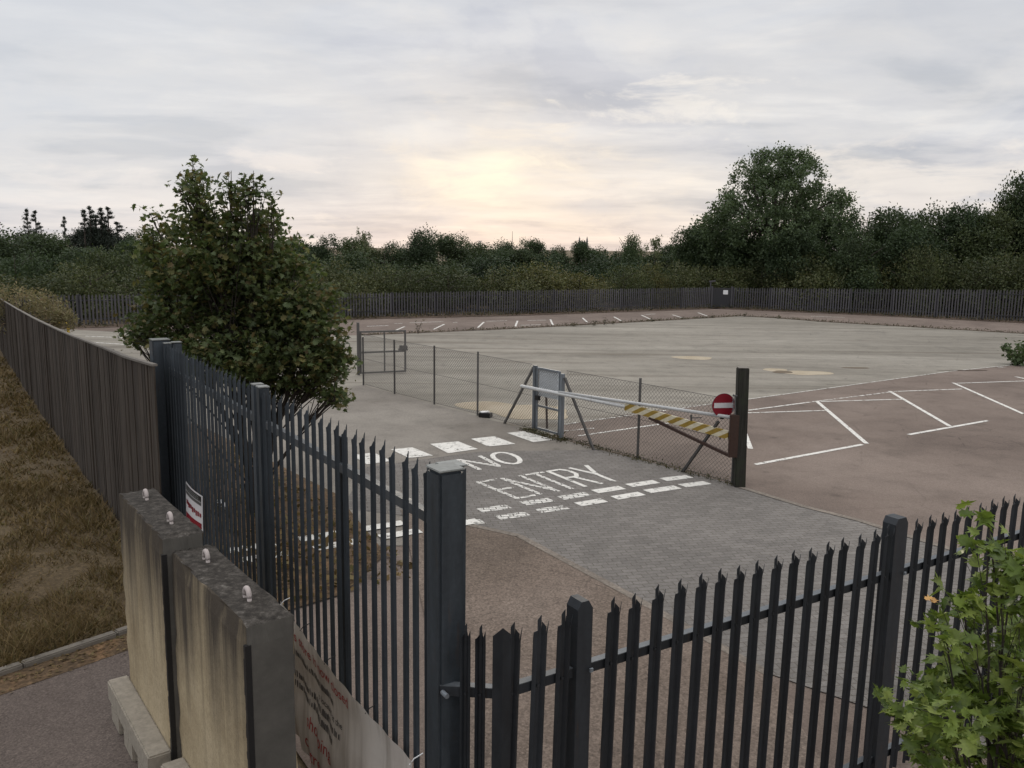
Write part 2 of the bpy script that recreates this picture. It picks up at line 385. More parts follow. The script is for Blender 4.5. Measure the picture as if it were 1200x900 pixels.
def banner_mat():
    b = NB('grubby_white_pvc')
    c = b.ramp(b.noise(2.0, 5, 0.6), [(0.3, (0.42, 0.375, 0.335)), (0.6, (0.56, 0.52, 0.475))])
    s = b.noise(1.0, 4, 0.6, b.mapv((9, 9, 0.5)))
    c = b.mix(b.ramp(s, [(0.45, 0.0), (0.7, 0.5)]), c, (0.2, 0.17, 0.14))
    b.bsdf(c, 0.65, 0, None, 0.3); return b.m
m_banner = banner_mat()

def leaf_mat(name, cols, trans=0.3, rough=0.55, objvar=0.25, pscale=0.55):
    b = NB(name)
    isl = b.island()
    c = b.ramp(isl, [(i / max(1, len(cols) - 1), q) for i, q in enumerate(cols)])
    pn = b.noise(pscale, 4, 0.6)
    c = b.mix(0.7, c, b.ramp(pn, [(0.33, 0.62), (0.5, 1.0), (0.68, 1.35)]), 'MULTIPLY')
    if objvar:
        c = b.mix(objvar, c, b.ramp(b.objrand(), [(0, (0.62, 0.72, 0.66)), (0.35, (0.95, 1.05, 0.9)), (0.65, (1.1, 1.1, 1.0)), (1, (1.5, 1.3, 0.95))]), 'MULTIPLY')
    p = b.bsdf(c, rough, 0, None, 0.25, done=False)
    t = b.N.new('ShaderNodeBsdfTranslucent'); b.L.new(b.mix(0.5, c, (1.2, 1.3, 0.5), 'MULTIPLY'), t.inputs[0])
    mx = b.N.new('ShaderNodeMixShader'); mx.inputs[0].default_value = trans
    b.L.new(p.outputs[0], mx.inputs[1]); b.L.new(t.outputs[0], mx.inputs[2]); b.L.new(mx.outputs[0], b.out.inputs[0])
    return b.m
m_maple = leaf_mat('sycamore_leaves', [(0.052, 0.074, 0.028), (0.064, 0.088, 0.033), (0.074, 0.100, 0.037), (0.086, 0.113, 0.042), (0.10, 0.128, 0.050), (0.115, 0.138, 0.056), (0.165, 0.15, 0.055), (0.12, 0.09, 0.04)], 0.35, 0.5, 0)
m_sap = leaf_mat('young_maple_leaves', [(0.065, 0.10, 0.020), (0.12, 0.17, 0.034), (0.18, 0.235, 0.05), (0.25, 0.30, 0.08)], 0.35, 0.34, 0, 22.0)
m_sapred = simple('turning_leaf', (0.45, 0.25, 0.08), 0.6, 0, 0.5)
m_olive = leaf_mat('olive_shrub_leaves', [(0.050, 0.060, 0.027), (0.070, 0.080, 0.035), (0.092, 0.100, 0.044), (0.104, 0.096, 0.05)], 0.25, 0.55, 0.7)
m_dark = leaf_mat('dark_tree_leaves', [(0.032, 0.047, 0.024), (0.046, 0.064, 0.031), (0.062, 0.082, 0.040)], 0.22, 0.55, 0.75)
m_poplar = leaf_mat('green_tree_leaves', [(0.060, 0.088, 0.042), (0.082, 0.114, 0.055), (0.105, 0.14, 0.072)], 0.3, 0.5, 0)
m_pale = leaf_mat('pale_tree_leaves', [(0.10, 0.12, 0.06), (0.13, 0.15, 0.08), (0.16, 0.17, 0.09)], 0.3, 0.6, 0)
m_conif = leaf_mat('conifer_needles', [(0.016, 0.023, 0.017), (0.024, 0.032, 0.023), (0.03, 0.04, 0.028)], 0.1)
m_drybush = leaf_mat('dry_pale_bush_leaves', [(0.15, 0.135, 0.07), (0.20, 0.175, 0.09), (0.25, 0.22, 0.12), (0.20, 0.13, 0.085)], 0.25, 0.6, 0)
m_grass = leaf_mat('dry_grass', [(0.09, 0.062, 0.027), (0.135, 0.092, 0.04), (0.19, 0.132, 0.06), (0.10, 0.088, 0.034)], 0.2, 0.7, 0)
m_weed = leaf_mat('weed_leaves', [(0.05, 0.052, 0.028), (0.075, 0.07, 0.036), (0.11, 0.085, 0.045)], 0.2)
m_greenweed = leaf_mat('green_weed_leaves', [(0.06, 0.085, 0.035), (0.08, 0.11, 0.045), (0.10, 0.13, 0.06)], 0.25)

# ------------------------------------------------------------------ mesh helpers
class MB:
    """collects shapes for one mesh"""
    def __init__(s): s.v = []; s.f = []; s.uv = None
    def add(s, vs, fs):
        o = len(s.v); s.v += [tuple(float(c) for c in p) for p in vs]; s.f += [tuple(i + o for i in f) for f in fs]
    def box(s, c, size, ax=None):
        """centre, full sizes, axes as rows"""
        ax = np.eye(3) if ax is None else np.array(ax, float); c = np.array(c, float); h = np.array(size, float) / 2
        vs = [c + ax[0] * h[0] * i + ax[1] * h[1] * j + ax[2] * h[2] * k for i in (-1, 1) for j in (-1, 1) for k in (-1, 1)]
        s.add(vs, [(0, 1, 3, 2), (4, 6, 7, 5), (0, 4, 5, 1), (2, 3, 7, 6), (0, 2, 6, 4), (1, 5, 7, 3)])
    def bar(s, a, b, w, d=None, up=(0, 0, 1)):
        a = np.array(a, float); b = np.array(b, float); d = w if d is None else d
        z = b - a; L = np.linalg.norm(z); z = z / L; up = np.array(up, float)
        if abs(z @ up) > 0.98: up = np.array([0, 1.0, 0])
        x = np.cross(up, z); x /= np.linalg.norm(x); y = np.cross(z, x)
        s.box((a + b) / 2, (w, d, L), (x, y, z))
    def tube(s, pts, rad, n=8, caps=True):
        pts = [np.array(p, float) for p in pts]; rad = [rad] * len(pts) if np.isscalar(rad) else list(rad)
        o = len(s.v); prev = None
        for i, p in enumerate(pts):
            t = pts[min(i + 1, len(pts) - 1)] - pts[max(i - 1, 0)]; t = t / (np.linalg.norm(t) + 1e-9)
            if prev is None:
                a = np.array([0, 0, 1.0]) if abs(t[2]) < 0.9 else np.array([1.0, 0, 0])
                x = np.cross(a, t)
            else:
                x = prev - t * (prev @ t)
            x /= np.linalg.norm(x) + 1e-9; y = np.cross(t, x); prev = x
            for k in range(n):
                an = 2 * math.pi * k / n
                s.v.append(tuple(float(q) for q in p + rad[i] * (math.cos(an) * x + math.sin(an) * y)))
        for i in range(len(pts) - 1):
            for k in range(n):
                a = o + i * n + k; b = o + i * n + (k + 1) % n
                s.f.append((a, b, b + n, a + n))
        if caps:
            s.f.append(tuple(o + k for k in reversed(range(n)))); e = o + (len(pts) - 1) * n
            s.f.append(tuple(e + k for k in range(n)))
    def poly(s, pts): s.add(pts, [tuple(range(len(pts)))])
    def build(s, name, mat, parent=None, smooth=False, bevel=0.0):
        me = bpy.data.meshes.new(name); me.from_pydata(s.v, [], s.f); me.update()
        me.materials.append(mat)
        if bevel:
            bm = bmesh.new(); bm.from_mesh(me)
            bmesh.ops.bevel(bm, geom=list(bm.edges), offset=bevel, segments=2, affect='EDGES', clamp_overlap=True)
            bm.to_mesh(me); bm.free()
        else:
            bm = bmesh.new(); bm.from_mesh(me); bmesh.ops.recalc_face_normals(bm, faces=bm.faces); bm.to_mesh(me); bm.free()
        if smooth:
            for p in me.polygons: p.use_smooth = True
        return link(name, me, parent)
def link(name, me, parent=None):
    o = bpy.data.objects.new(name, me); COL.objects.link(o)
    if parent is not None:
        o.parent = parent
        o.matrix_parent_inverse = Matrix.Translation(parent.location).inverted() if parent.type == 'EMPTY' else Matrix()
    return o
def tag(o, label=None, cat=None, group=None, kind=None):
    if label: o['label'] = label
    if cat: o['category'] = cat
    if group: o['group'] = group
    if kind: o['kind'] = kind
    return o
def thing(name, loc, label, cat, group=None):
    o = bpy.data.objects.new(name, None); COL.objects.link(o); o.empty_display_size = 0.1
    o.location = tuple(float(c) for c in loc)
    return tag(o, label, cat, group)
def structure(name, mb, mat): return tag(mb.build(name, mat), kind='structure')
def sheet(name, pts, z, mat):
    mb = MB(); mb.poly([(p[0], p[1], z) for p in pts]); return structure(name, mb, mat)
def Gs(pix): return [G(*p) for p in pix]

# leaves -----------------------------------------------------------------
LEAF_QUAD = (np.array([(-.5, 0, 0), (0, -.32, .04), (.5, 0, 0), (0, .32, .04)]), [(0, 1, 2, 3)])
LEAF_LONG = (np.array([(-.5, 0, 0), (0, -.12, .03), (.5, 0, 0), (0, .12, .03)]), [(0, 1, 2, 3)])
_ml = [(-.40, 0), (-.44, .20), (-.24, .30), (-.30, .50), (-.05, .24), (.16, .62), (.14, .17), (.34, .24), (.32, .10), (.64, 0)]
MAPLE = (np.array([(x, y, .26 * abs(y) - .30 * x * x - .25 * y * y) for x, y in _ml] + [(x, -y, .26 * abs(y) - .30 * x * x - .25 * y * y) for x, y in _ml[1:-1]]),
         [(9, 8, 7, 6, 5, 4, 3, 2, 1, 0), (0, 10, 11, 12, 13, 14, 15, 16, 17, 9)])
def leaf_mesh(name, P, size, mat, leaf=LEAF_QUAD, upness=0.5, jitter=0.35, rng=RNG):
    P = np.asarray(P); n = len(P); tv, tf = leaf; k = len(tv)
    nz = rng.normal(size=(n, 3)); nz /= np.linalg.norm(nz, axis=1)[:, None]
    nz = nz * (1 - upness) + np.array([0, 0, 1.0]) * upness; nz /= np.linalg.norm(nz, axis=1)[:, None] + 1e-9
    a = rng.normal(size=(n, 3)); x = np.cross(a, nz); x /= np.linalg.norm(x, axis=1)[:, None] + 1e-9; y = np.cross(nz, x)
    s = size * (1 + jitter * rng.uniform(-1, 1, n))
    V = P[:, None, :] + s[:, None, None] * (tv[None, :, 0:1] * x[:, None, :] + tv[None, :, 1:2] * y[:, None, :] + tv[None, :, 2:3] * nz[:, None, :])
    V = V.reshape(-1, 3)
    me = bpy.data.meshes.new(name)
    me.vertices.add(len(V)); me.vertices.foreach_set('co', V.astype(np.float32).ravel())
    lens = [len(f) for f in tf]; tot = sum(lens)
    base = np.concatenate([np.array(f) for f in tf])
    idx = (base[None, :] + (np.arange(n) * k)[:, None]).ravel()
    me.loops.add(n * tot); me.loops.foreach_set('vertex_index', idx.astype(np.int32))
    st = np.concatenate([[0], np.cumsum(lens)[:-1]])
    starts = (st[None, :] + (np.arange(n) * tot)[:, None]).ravel()
    me.polygons.add(n * len(tf)); me.polygons.foreach_set('loop_start', starts.astype(np.int32))
    me.update(calc_edges=True); me.validate()
    me.materials.append(mat)
    return me
def blob_points(c, r, n, rng=RNG, shell=0.45):
    d = rng.normal(size=(n, 3)); d /= np.linalg.norm(d, axis=1)[:, None]
    q = (shell + (1 - shell) * rng.uniform(0, 1, n) ** 0.6)
    return np.array(c) + d * q[:, None] * np.array(r)
def clump_points(c, r, nclump, per, spread, rng=RNG, shell=0.45):
    cc = blob_points(c, r, nclump, rng, shell)
    return (cc[:, None, :] + rng.normal(size=(nclump, per, 3)) * spread).reshape(-1, 3)
def limb(mb, a, b, r0, r1, sag=0.12, n=6, rng=RNG, sides=7):
    a = np.array(a, float); b = np.array(b, float); L = np.linalg.norm(b - a)
    m = (a + b) / 2 + rng.normal(size=3) * L * sag * 0.5 + np.array([0, 0, L * sag])
    pts = []
    for i in range(n + 1):
        t = i / n; pts.append((1 - t) ** 2 * a + 2 * t * (1 - t) * m + t * t * b + (rng.normal(size=3) * 0.006 * L if 0 < i < n else 0))
    mb.tube(pts, [r0 + (r1 - r0) * i / n for i in range(n + 1)], sides)
    return pts

# ------------------------------------------------------------------ layout of the near fences
P3 = at(522, 548, 4.45); GT = P3[2]                              # big corner gate post, its top
P1 = G(190, 398, GT); P2 = G(322, 447, GT)
u2 = (P1 - P3)[:2]; u2 = u2 / np.linalg.norm(u2)
U = np.array([u2[0], u2[1], 0]); NL = np.array([-u2[1], u2[0], 0]); NL = NL if NL @ np.array([-1, 0, 0]) > 0 else -NL   # NL points outwards (left)
ZA = np.array([0, 0, 1.0])
def FL(s, l, z): return np.array([P1[0], P1[1], 0]) + U * s + NL * l + ZA * z      # fence-line coordinates, s = 0 at the far gate post
def on_line(px, py, l):                                           # sight line to the vertical plane at offset l
    d = ray(px, py); o = np.array([P1[0], P1[1], 0]) + NL * l
    t = ((o - EYE) @ NL) / (d @ NL); q = EYE + d * t
    return (q - o) @ U, q[2]
S3 = (P3 - P1)[:2] @ u2; S2 = (P2 - P1)[:2] @ u2
WF = [on_line(px, py, 0.3) for px, py in ((180, 428), (143, 417), (113, 403.5), (93, 397), (67, 386), (40, 373), (20, 362), (0, 350))]
WS = [WF[0][0] - 0.4] + [w[0] for w in WF] + [55.0, 300.0]
WZ = [WF[0][1] + 0.03] + [w[1] for w in WF]; WZ += [WZ[-1] - 0.1, WZ[-1] - 0.1]
WH = 2.5
def wtop(s): return float(np.interp(s, WS, WZ))
def outer_ground(s):                                               # ground level outside the fence line
    if s < -2.2: return 0.0
    if s < 0.6: return (s + 2.2) / 2.8 * (wtop(0.6) - WH)
    return wtop(s) - WH

# ------------------------------------------------------------------ ground
def build_ground():
    ss = sorted(set([-400, -120, -40, -15, -8, -5, -3.5, -2.2, -1, 0, 0.6] + list(np.arange(1.5, 40, 1.5)) + [45, 60, 90, 150, 300, 700, 2500]))
    ls = [2500, 700, 200, 60, 25, 12, 8, 5, 3.5, 2.4, 1.6, 1.0, 0.5, 0.2, -0.05, -1, -30, -100, -400, -3000]
    mb = MB(); vs = []
    for i, s in enumerate(ss):
        for j, l in enumerate(ls):
            z = -0.03 if l < 0.1 else outer_ground(s) - 0.012 + (0.05 * math.sin(s * 1.7 + l * 2.3) * min(1, l / 3) if 1 < s < 40 and l < 30 else 0)
            if l <= -400 or s >= 300: z = -0.5
            vs.append(FL(s, l, z))
    nj = len(ls)
    mb.add(vs, [(i * nj + j, i * nj + j + 1, (i + 1) * nj + j + 1, (i + 1) * nj + j) for i in range(len(ss) - 1) for j in range(nj - 1)])
    return structure('ground', mb, m_earth)
build_ground()
lot = [FL(S3 - 0.1, 0.05, 0), FL(0, 0.05, 0), FL(36, 0.1, 0), FL(50, -3, 0), (-24, 46, 0)] + Gs([(80, 380), (420, 371.5), (600, 367.8), (833, 360)]) + Gs([(1000, 366.5), (1200, 376)]) + [(48, 43, 0), (60, 20, 0), (30, -4, 0), (4, -3, 0), (0.5, 3.6, 0)]
sheet('car_park_tarmac', lot, 0.0, m_tarmac)
slab = Gs([(70, 385.5), (250, 395), (423, 393), (600, 385.5), (800, 374.5), (867, 370.5), (910, 373), (963, 377.2), (1200, 391.2)]) + [(52, 34, 0)] + Gs([(1183, 428.5), (1113, 435.5), (993, 452), (877, 468), (760, 482), (655, 499), (648, 518), (626, 506), (425, 452)]) + [FL(2, -0.3, 0), FL(30, -0.3, 0)]
sheet('concrete_slab', slab, 0.004, m_slab)
road = Gs([(425, 451.5), (626, 506.5), (657, 515), (747, 539), (866, 570.5)]) + Gs([(640, 640), (470, 640), (300, 640)]) + [FL(-1, -0.35, 0), FL(10, -0.4, 0)]
sheet('road', road, 0.008, m_road)
pav = [G(700, 527.5)] + Gs([(747, 538.5), (866, 569.5), (940, 593), (1007, 610), (1060, 627), (1300, 700)]) + [(6.5, 4.5, 0)] + Gs([(900, 790), (742, 700), (608, 628), (544, 614), (400, 596)]) + Gs([(430, 548), (560, 530)])
sheet('block_paving', pav, 0.012, m_paver)
# kerb of edge blocks round the paving
def edge_strip(name, pix, w, z, mat):
    mb = MB(); P = Gs(pix)
    for a, b in zip(P[:-1], P[1:]):
        d = (b - a); d /= np.linalg.norm(d); n = np.array([-d[1], d[0], 0]) * w / 2
        mb.add([a - n + ZA * z, b - n + ZA * z, b + n + ZA * z, a + n + ZA * z], [(0, 1, 2, 3)])
    return structure(name, mb, mat)
m_edge = ground_mat('pale_edge_blocks', (0.155, 0.132, 0.11), (0.19, 0.162, 0.135), (0.225, 0.19, 0.158), 1.2, 30, None, 0.4, False)
near_t = Gs([(470, 598), (544, 614), (608, 628), (742, 700), (900, 790)]) + [(2.6, 3.6, 0), (0.5, 3.7, 0), FL(S3 - 0.05, -0.02, 0), FL(S2 + 0.5, -1.9, 0)]
sheet('gravelly_tarmac', near_t, 0.016, m_tarmac_near)
edge_strip('paving_edge', [(544, 615), (608, 629), (742, 701), (900, 791)], 0.11, 0.020, m_edge)
edge_strip('paving_border', [(868, 572), (940, 594), (1007, 611), (1060, 628), (1300, 702)], 0.12, 0.020, m_edge)
bed = [FL(S3 + 5.0, -0.3, 0), FL(S3 + 5.2, -1.5, 0), FL(-1.0, -2.5, 0), FL(2.0, -3.0, 0), FL(9, -2.4, 0), FL(9, -0.25, 0)]
sheet('planting_bed', bed, 0.024, m_soil)
def kerb_line(name, pts, w, h, mat, ext=0.0):
    mb = MB()
    for a, b in zip(pts[:-1], pts[1:]):
        a = np.array(a, float); b = np.array(b, float); L = np.linalg.norm(b - a); d = (b - a) / L
        n = max(1, int(L / 0.915)); y = np.cross(ZA, d)
        for i in range(n):
            c = a + d * L * (i + 0.5) / n + ZA * (h / 2 - 0.05) + y * RNG.normal() * 0.004
            mb.box(c, (L / n - 0.012, w, h + 0.1), (d, y, ZA))
    o = mb.build(name, mat, bevel=0.012); return tag(o, kind='structure')
# the lot's planted edges
kp = Gs([(423, 392.7), (600, 385.2), (800, 374.2), (867, 370.2), (910, 372.7), (963, 376.9), (1200, 390.9)]) + [np.array([52, 34.6, 0])]
def low_strip(name, pts, w, z, mat):
    mb = MB()
    for a, b in zip(pts[:-1], pts[1:]):
        d = (b - a); d /= np.linalg.norm(d); n = np.array([-d[1], d[0], 0]) * w / 2
        mb.add([a - n + ZA * z, b - n + ZA * z, b + n + ZA * z, a + n + ZA * z], [(0, 1, 2, 3)])
    return structure(name, mb, mat)
low_strip('slab_edge', kp, 0.45, 0.016, m_verge)
vg = Gs([(60, 383.5), (80, 383), (420, 372.6), (600, 368.6), (833, 360.6), (1000, 367.5), (1200, 377.5)]) + [np.array([50, 41.5, 0])]
low_strip('fence_verge', vg, 2.2, 0.02, m_verge)
# patches
def ellipse_sheet(name, c, rx, ry, rot, z, mat, seed, wob=0.16):
    r = np.random.default_rng(seed); pts = []
    ph = r.uniform(0, 6.28, 4)
    for k in range(40):
        a = 2 * math.pi * k / 40; w = 1 + wob * (math.sin(2 * a + ph[0]) * 0.5 + math.sin(3 * a + ph[1]) * 0.4 + math.sin(5 * a + ph[2]) * 0.3)
        x = rx * w * math.cos(a); y = ry * w * math.sin(a)
        pts.append((c[0] + x * math.cos(rot) - y * math.sin(rot), c[1] + x * math.sin(rot) + y * math.cos(rot)))
    return sheet(name, pts, z, mat)
ellipse_sheet('concrete_patch', G(812, 419.5), 0.75, 0.55, 0.1, 0.008, m_patch, 1)
ellipse_sheet('concrete_patch', G(946, 437.2), 0.82, 0.55, 0.1, 0.008, m_patch, 2)
ellipse_sheet('concrete_patch', G(908, 433.6), 0.42, 0.38, 0.1, 0.008, m_patch, 3)
ellipse_sheet('damp_stain', G(917, 436.2), 0.36, 0.30, 0.1, 0.012, m_stain, 4)
ellipse_sheet('damp_stain', G(1003, 431.3), 0.55, 0.16, 0.0, 0.008, m_stain, 5)
ellipse_sheet('concrete_patch', G(605, 481), 0.95, 1.5, 0.75, 0.012, m_patch, 6, 0.34)
ellipse_sheet('damp_stain', G(1130, 434.2), 1.0, 0.06, 0.1, 0.012, m_verge, 7)
# outer road by the blocks
ka = G(-60, 811); kb = G(137, 745); kd = (kb - ka) / np.linalg.norm(kb - ka)
kb2 = kb + kd * 0.9; ka2 = ka - kd * 25
sheet('outer_road', [ka2, kb2, FL(S3 - 0.3, 0.12, 0), (0.3, 3.4, 0), (3, -3, 0), (-28, -8, 0)], 0.006, m_outer)
kerb_line('kerb', [kb2 - ZA * 0.0, ka2], 0.10, 0.06, m_stone)
mbx = MB(); nn = np.array([kd[1], -kd[0], 0])
mbx.add([kb2 + nn * 0.05 + ZA * 0.010, kb2 + nn * 0.42 + ZA * 0.010, ka2 + nn * 0.5 + ZA * 0.010, ka2 + nn * 0.05 + ZA * 0.010], [(0, 1, 2, 3)])
structure('gutter_litter', mbx, m_soil)

# ------------------------------------------------------------------ painted markings
def lines(name, segs, w, z, mat):
    mb = MB()
    for a, b in segs:
        a = G(*a); b = G(*b); d = (b - a); d /= np.linalg.norm(d); n = np.array([-d[1], d[0], 0]) * w / 2
        mb.add([a - n + ZA * z, b - n + ZA * z, b + n + ZA * z, a + n + ZA * z], [(0, 1, 2, 3)])
    return structure(name, mb, mat)
lines('bay_marking', [((957, 470.2), (1015.5, 520)), ((885, 544.5), (1011, 521)), ((1042.5, 458.5), (1113, 499.5)), ((1065, 509.5), (1158, 493)),
                      ((1117, 448.7), (1200, 485.5)), ((1200, 485.5), (1240, 480)), ((873, 508), (879.5, 526)), ((1190, 441.5), (1215, 447))], 0.105, 0.006, m_paint)
lines('bay_end_marking', [((870, 484.2), (967, 481.2)), ((962, 470.7), (1057, 468)), ((1046, 459), (1128, 456)), ((1121, 449.3), (1230, 445.6)), ((877, 481), (947, 471.7)),
                          ((678, 511), (775, 497)), ((775, 497), (800, 493.5))], 0.085, 0.0065, m_paint_bay)
lines('faint_marking', [((947, 471.7), (1043, 459.6)), ((662, 505.2), (696, 502)), ((662, 497.4), (834, 473.6)), ((1170, 431), (1179, 430.2))], 0.08, 0.007, m_paint_faint)
lines('slab_border', [((834, 473.6), (877, 468)), ((877, 468), (993, 452)), ((993, 452), (1113, 435.3)), ((1113, 435.3), (1183, 428.3))], 0.05, 0.007, m_paint_bay)
far_d = [((508.3, 386), (520.7, 380)), ((560, 384), (567, 377.5)), ((604, 382.6), (606.5, 376)), ((648, 381), (645, 374.4)), ((688.4, 377.7), (682.6, 372.6)),
         ((728.4, 376.2), (719.4, 371.3)), ((762, 374), (751.6, 369.3)), ((800, 372.6), (788, 369)), ((463, 387.5), (474, 382.8)), ((829, 370.5), (818, 366.5))]
lines('far_bay_marking', far_d, 0.10, 0.006, m_paint)
lines('far_bay_end_marking', [((480, 378.4), (520, 377)), ((531, 378), (536, 377.8)), ((570, 376.6), (594, 375.9)), ((618, 375.7), (640, 375.2)), ((462, 379.2), (472, 379)), ((610, 381.3), (634, 380.6)), ((430, 382.5), (455, 381.5)), ((755, 368.6), (768, 368)),
     ((950, 370.7), (990, 372)), ((100, 394), (150, 396)), ((105, 401), (150, 404))], 0.13, 0.0065, m_paint_bay)
# zebra style blocks
mz = MB()
for q in ([(504, 521), (537, 518), (560, 527), (525, 532)], [(552, 515), (579, 512), (604, 521), (572, 524)], [(594, 508), (614, 506), (649, 516), (625, 519)],
          [(458, 527.5), (483, 525), (507.5, 534.6), (479, 537.5)], [(412, 534), (438, 531.2), (459, 541), (430, 545)]):
    mz.poly([G(*p) + ZA * 0.016 for p in q])
structure('crossing_blocks', mz, m_paint)
# give way dashes
mu = MB(); mw = MB()
ups = [((562, 599.5), (596, 594.5)), ((612.5, 591.2), (646, 586.5)), ((657, 584.8), (689, 579.6)), ((697, 577.2), (729, 572.2)), ((737, 570), (769, 565.2)), ((777, 563), (808, 559.2))]
lows = [((583, 608), (618, 603)), ((630.5, 600), (663.5, 595.3)), ((677, 592.2), (708, 587.2)), ((720, 584.6), (752, 579.2)), ((758, 577), (794, 571.7)), ((799, 570.2), (829, 566.5)), ((543, 614.7), (566, 612))]
g0, g1 = G(562, 599.5), G(808, 559.2); gd = (g1 - g0) / np.linalg.norm(g1 - g0); gn = np.array([-gd[1], gd[0], 0])
for i, (a, b) in enumerate(ups + lows):
    a = G(*a); b = G(*b); t = mu if (i in (0, 1, 2, 6, 7, 12)) else mw
    h = 0.11
    t.add([a - gn * h + ZA * 0.017, b - gn * h + ZA * 0.017, b + gn * h + ZA * 0.017, a + gn * h + ZA * 0.017], [(0, 1, 2, 3)])
pa, pb = G(562, 599.5), G(583, 608)
for k in range(1, 5):                                             # more dashes towards and behind the gate
    for p in (pa, pb):
        a = p - gd * 0.96 * k; b = a + gd * 0.62
        mw.add([a - gn * .11 + ZA * 0.028, b - gn * .11 + ZA * 0.028, b + gn * .11 + ZA * 0.028, a + gn * .11 + ZA * 0.028], [(0, 1, 2, 3)])
structure('worn_give_way_dashes', mu, m_paint_worn); structure('give_way_dashes', mw, m_paint)
# NO ENTRY lettering: strokes on a unit box, top = 1
GLY = {'N': [[(0, 0), (0, 1)], [(0, 1), (1, 0)], [(1, 0), (1, 1)]],
       'O': [[(.5 + .5 * math.cos(a), .5 + .5 * math.sin(a)) for a in np.linspace(0, 2 * math.pi, 25)]],
       'E': [[(0, 0), (0, 1)], [(0, 1), (1, 1)], [(0, .5), (.8, .5)], [(0, 0), (1, 0)]],
       'T': [[(0, 1), (1, 1)], [(.5, 0), (.5, 1)]],
       'R': [[(0, 0), (0, 1)], [(0, 1), (.7, 1), (.95, .88), (.95, .66), (.7, .53), (0, .53)], [(.5, .53), (1, 0)]],
       'Y': [[(0, 1), (.5, .48)], [(1, 1), (.5, .48)], [(.5, .48), (.5, 0)]]}
def word(name, text, tl, bl, tr, br, mat_of, gap=0.32, w=0.075, z=0.017):
    tl, bl, tr, br = [G(*p) for p in (tl, bl, tr, br)]
    tot = len(text) + gap * (len(text) - 1)
    mbs = {}
    for i, ch in enumerate(text):
        mb = mbs.setdefault(mat_of(i), MB())
        for st in GLY[ch]:
            pts = []
            for x, y in st:
                q = (i * (1 + gap) + x) / tot
                pts.append((1 - q) * (y * tl + (1 - y) * bl) + q * (y * tr + (1 - y) * br))
            for a, b in zip(pts[:-1], pts[1:]):
                d = b - a; L = np.linalg.norm(d); d = d / L; n = np.array([-d[1], d[0], 0]) * w / 2; e = d * w * 0.25
                z += 0.00012
                mb.add([a - e - n + ZA * z, b + e - n + ZA * z, b + e + n + ZA * z, a - e + n + ZA * z], [(0, 1, 2, 3)])
    for m, mb in mbs.items(): structure(name, mb, m)
word('no_lettering', 'NO', (537, 539.5), (562, 551), (594.5, 529.5), (616, 542.5), lambda i: m_paint_mid if i == 0 else m_paint, 0.34, 0.10)
word('entry_lettering', 'ENTRY', (560, 566), (606, 585), (687, 546.5), (729, 563.5), lambda i: m_paint_worn if i < 2 else (m_paint_mid if i < 3 else m_paint), 0.30, 0.085)

# ------------------------------------------------------------------ palisade
def pale_mesh(name, H, mat, w=0.068, z0=0.0):
    """corrugated pale with a split, three-pointed head; faces -Y, base at the origin"""
    xs = [-w / 2, -w * .30, -w * .13, w * .13, w * .30, w / 2]
    ys = [0.012, 0.0, 0.020, 0.020, 0.0, 0.012]
    T = 0.0035; mb = MB()
    def strip(i, zt0, zt1, bend=0.0, kink=None):
        a = (xs[i], ys[i]); b = (xs[i + 1], ys[i + 1])
        zk = H - 0.11
        rows = [(z0, z0, 0), (zk, zk, 0), (zt0, zt1, bend)]
        vs = []
        for za, zb, bn in rows:
            for (x, y), z in ((a, za), (b, zb)):
                vs.append((x, y - bn, z)); vs.append((x, y + T - bn, z))
        fs = []
        for r in range(2):
            o = r * 4
            fs += [(o, o + 2, o + 6, o + 4), (o + 1, o + 5, o + 7, o + 3), (o, o + 4, o + 5, o + 1), (o + 2, o + 3, o + 7, o + 6)]
        fs += [(8, 10, 11, 9), (0, 1, 3, 2)]
        mb.add(vs, fs)
    strip(0, H - 0.078, H - 0.066, 0.004)
    strip(1, H - 0.066, H - 0.056, 0.002)
    strip(2, H - 0.02, H + 0.006, -0.004)
    strip(3, H - 0.03, H - 0.055, 0.004)
    strip(4, H - 0.060, H - 0.022, 0.012)
    for zb in (H - 0.40, 0.22):
        mb.box((0, 0.017, zb), (0.016, 0.012, 0.016))
    me_o = mb.build(name, mat); me = me_o.data; bpy.data.objects.remove(me_o); return me
ZR = -math.atan2(U[0], U[1])
def place_pale(me, p, dirv, parent, lean=0.0):
    """dirv: along the fence with the outside on the left-hand... pale front faces the outside"""
    x = np.array([dirv[0], dirv[1], 0]); x /= np.linalg.norm(x); y = np.cross(ZA, x)
    o = link('pale', me, parent)
    Mx = Matrix([[x[i], y[i], ZA[i], p[i]] for i in range(3)] + [[0, 0, 0, 1]]) @ Matrix.Rotation(lean, 4, 'Y')
    o.matrix_parent_inverse = Matrix(); o.matrix_basis = Matrix.Translation(-Vector(parent.location)) @ Mx
    return o
GP = pale_mesh('gate_pale', GT - 0.02, m_gate, 0.066, 0.10)
def axis_line(): return (U, NL, ZA)
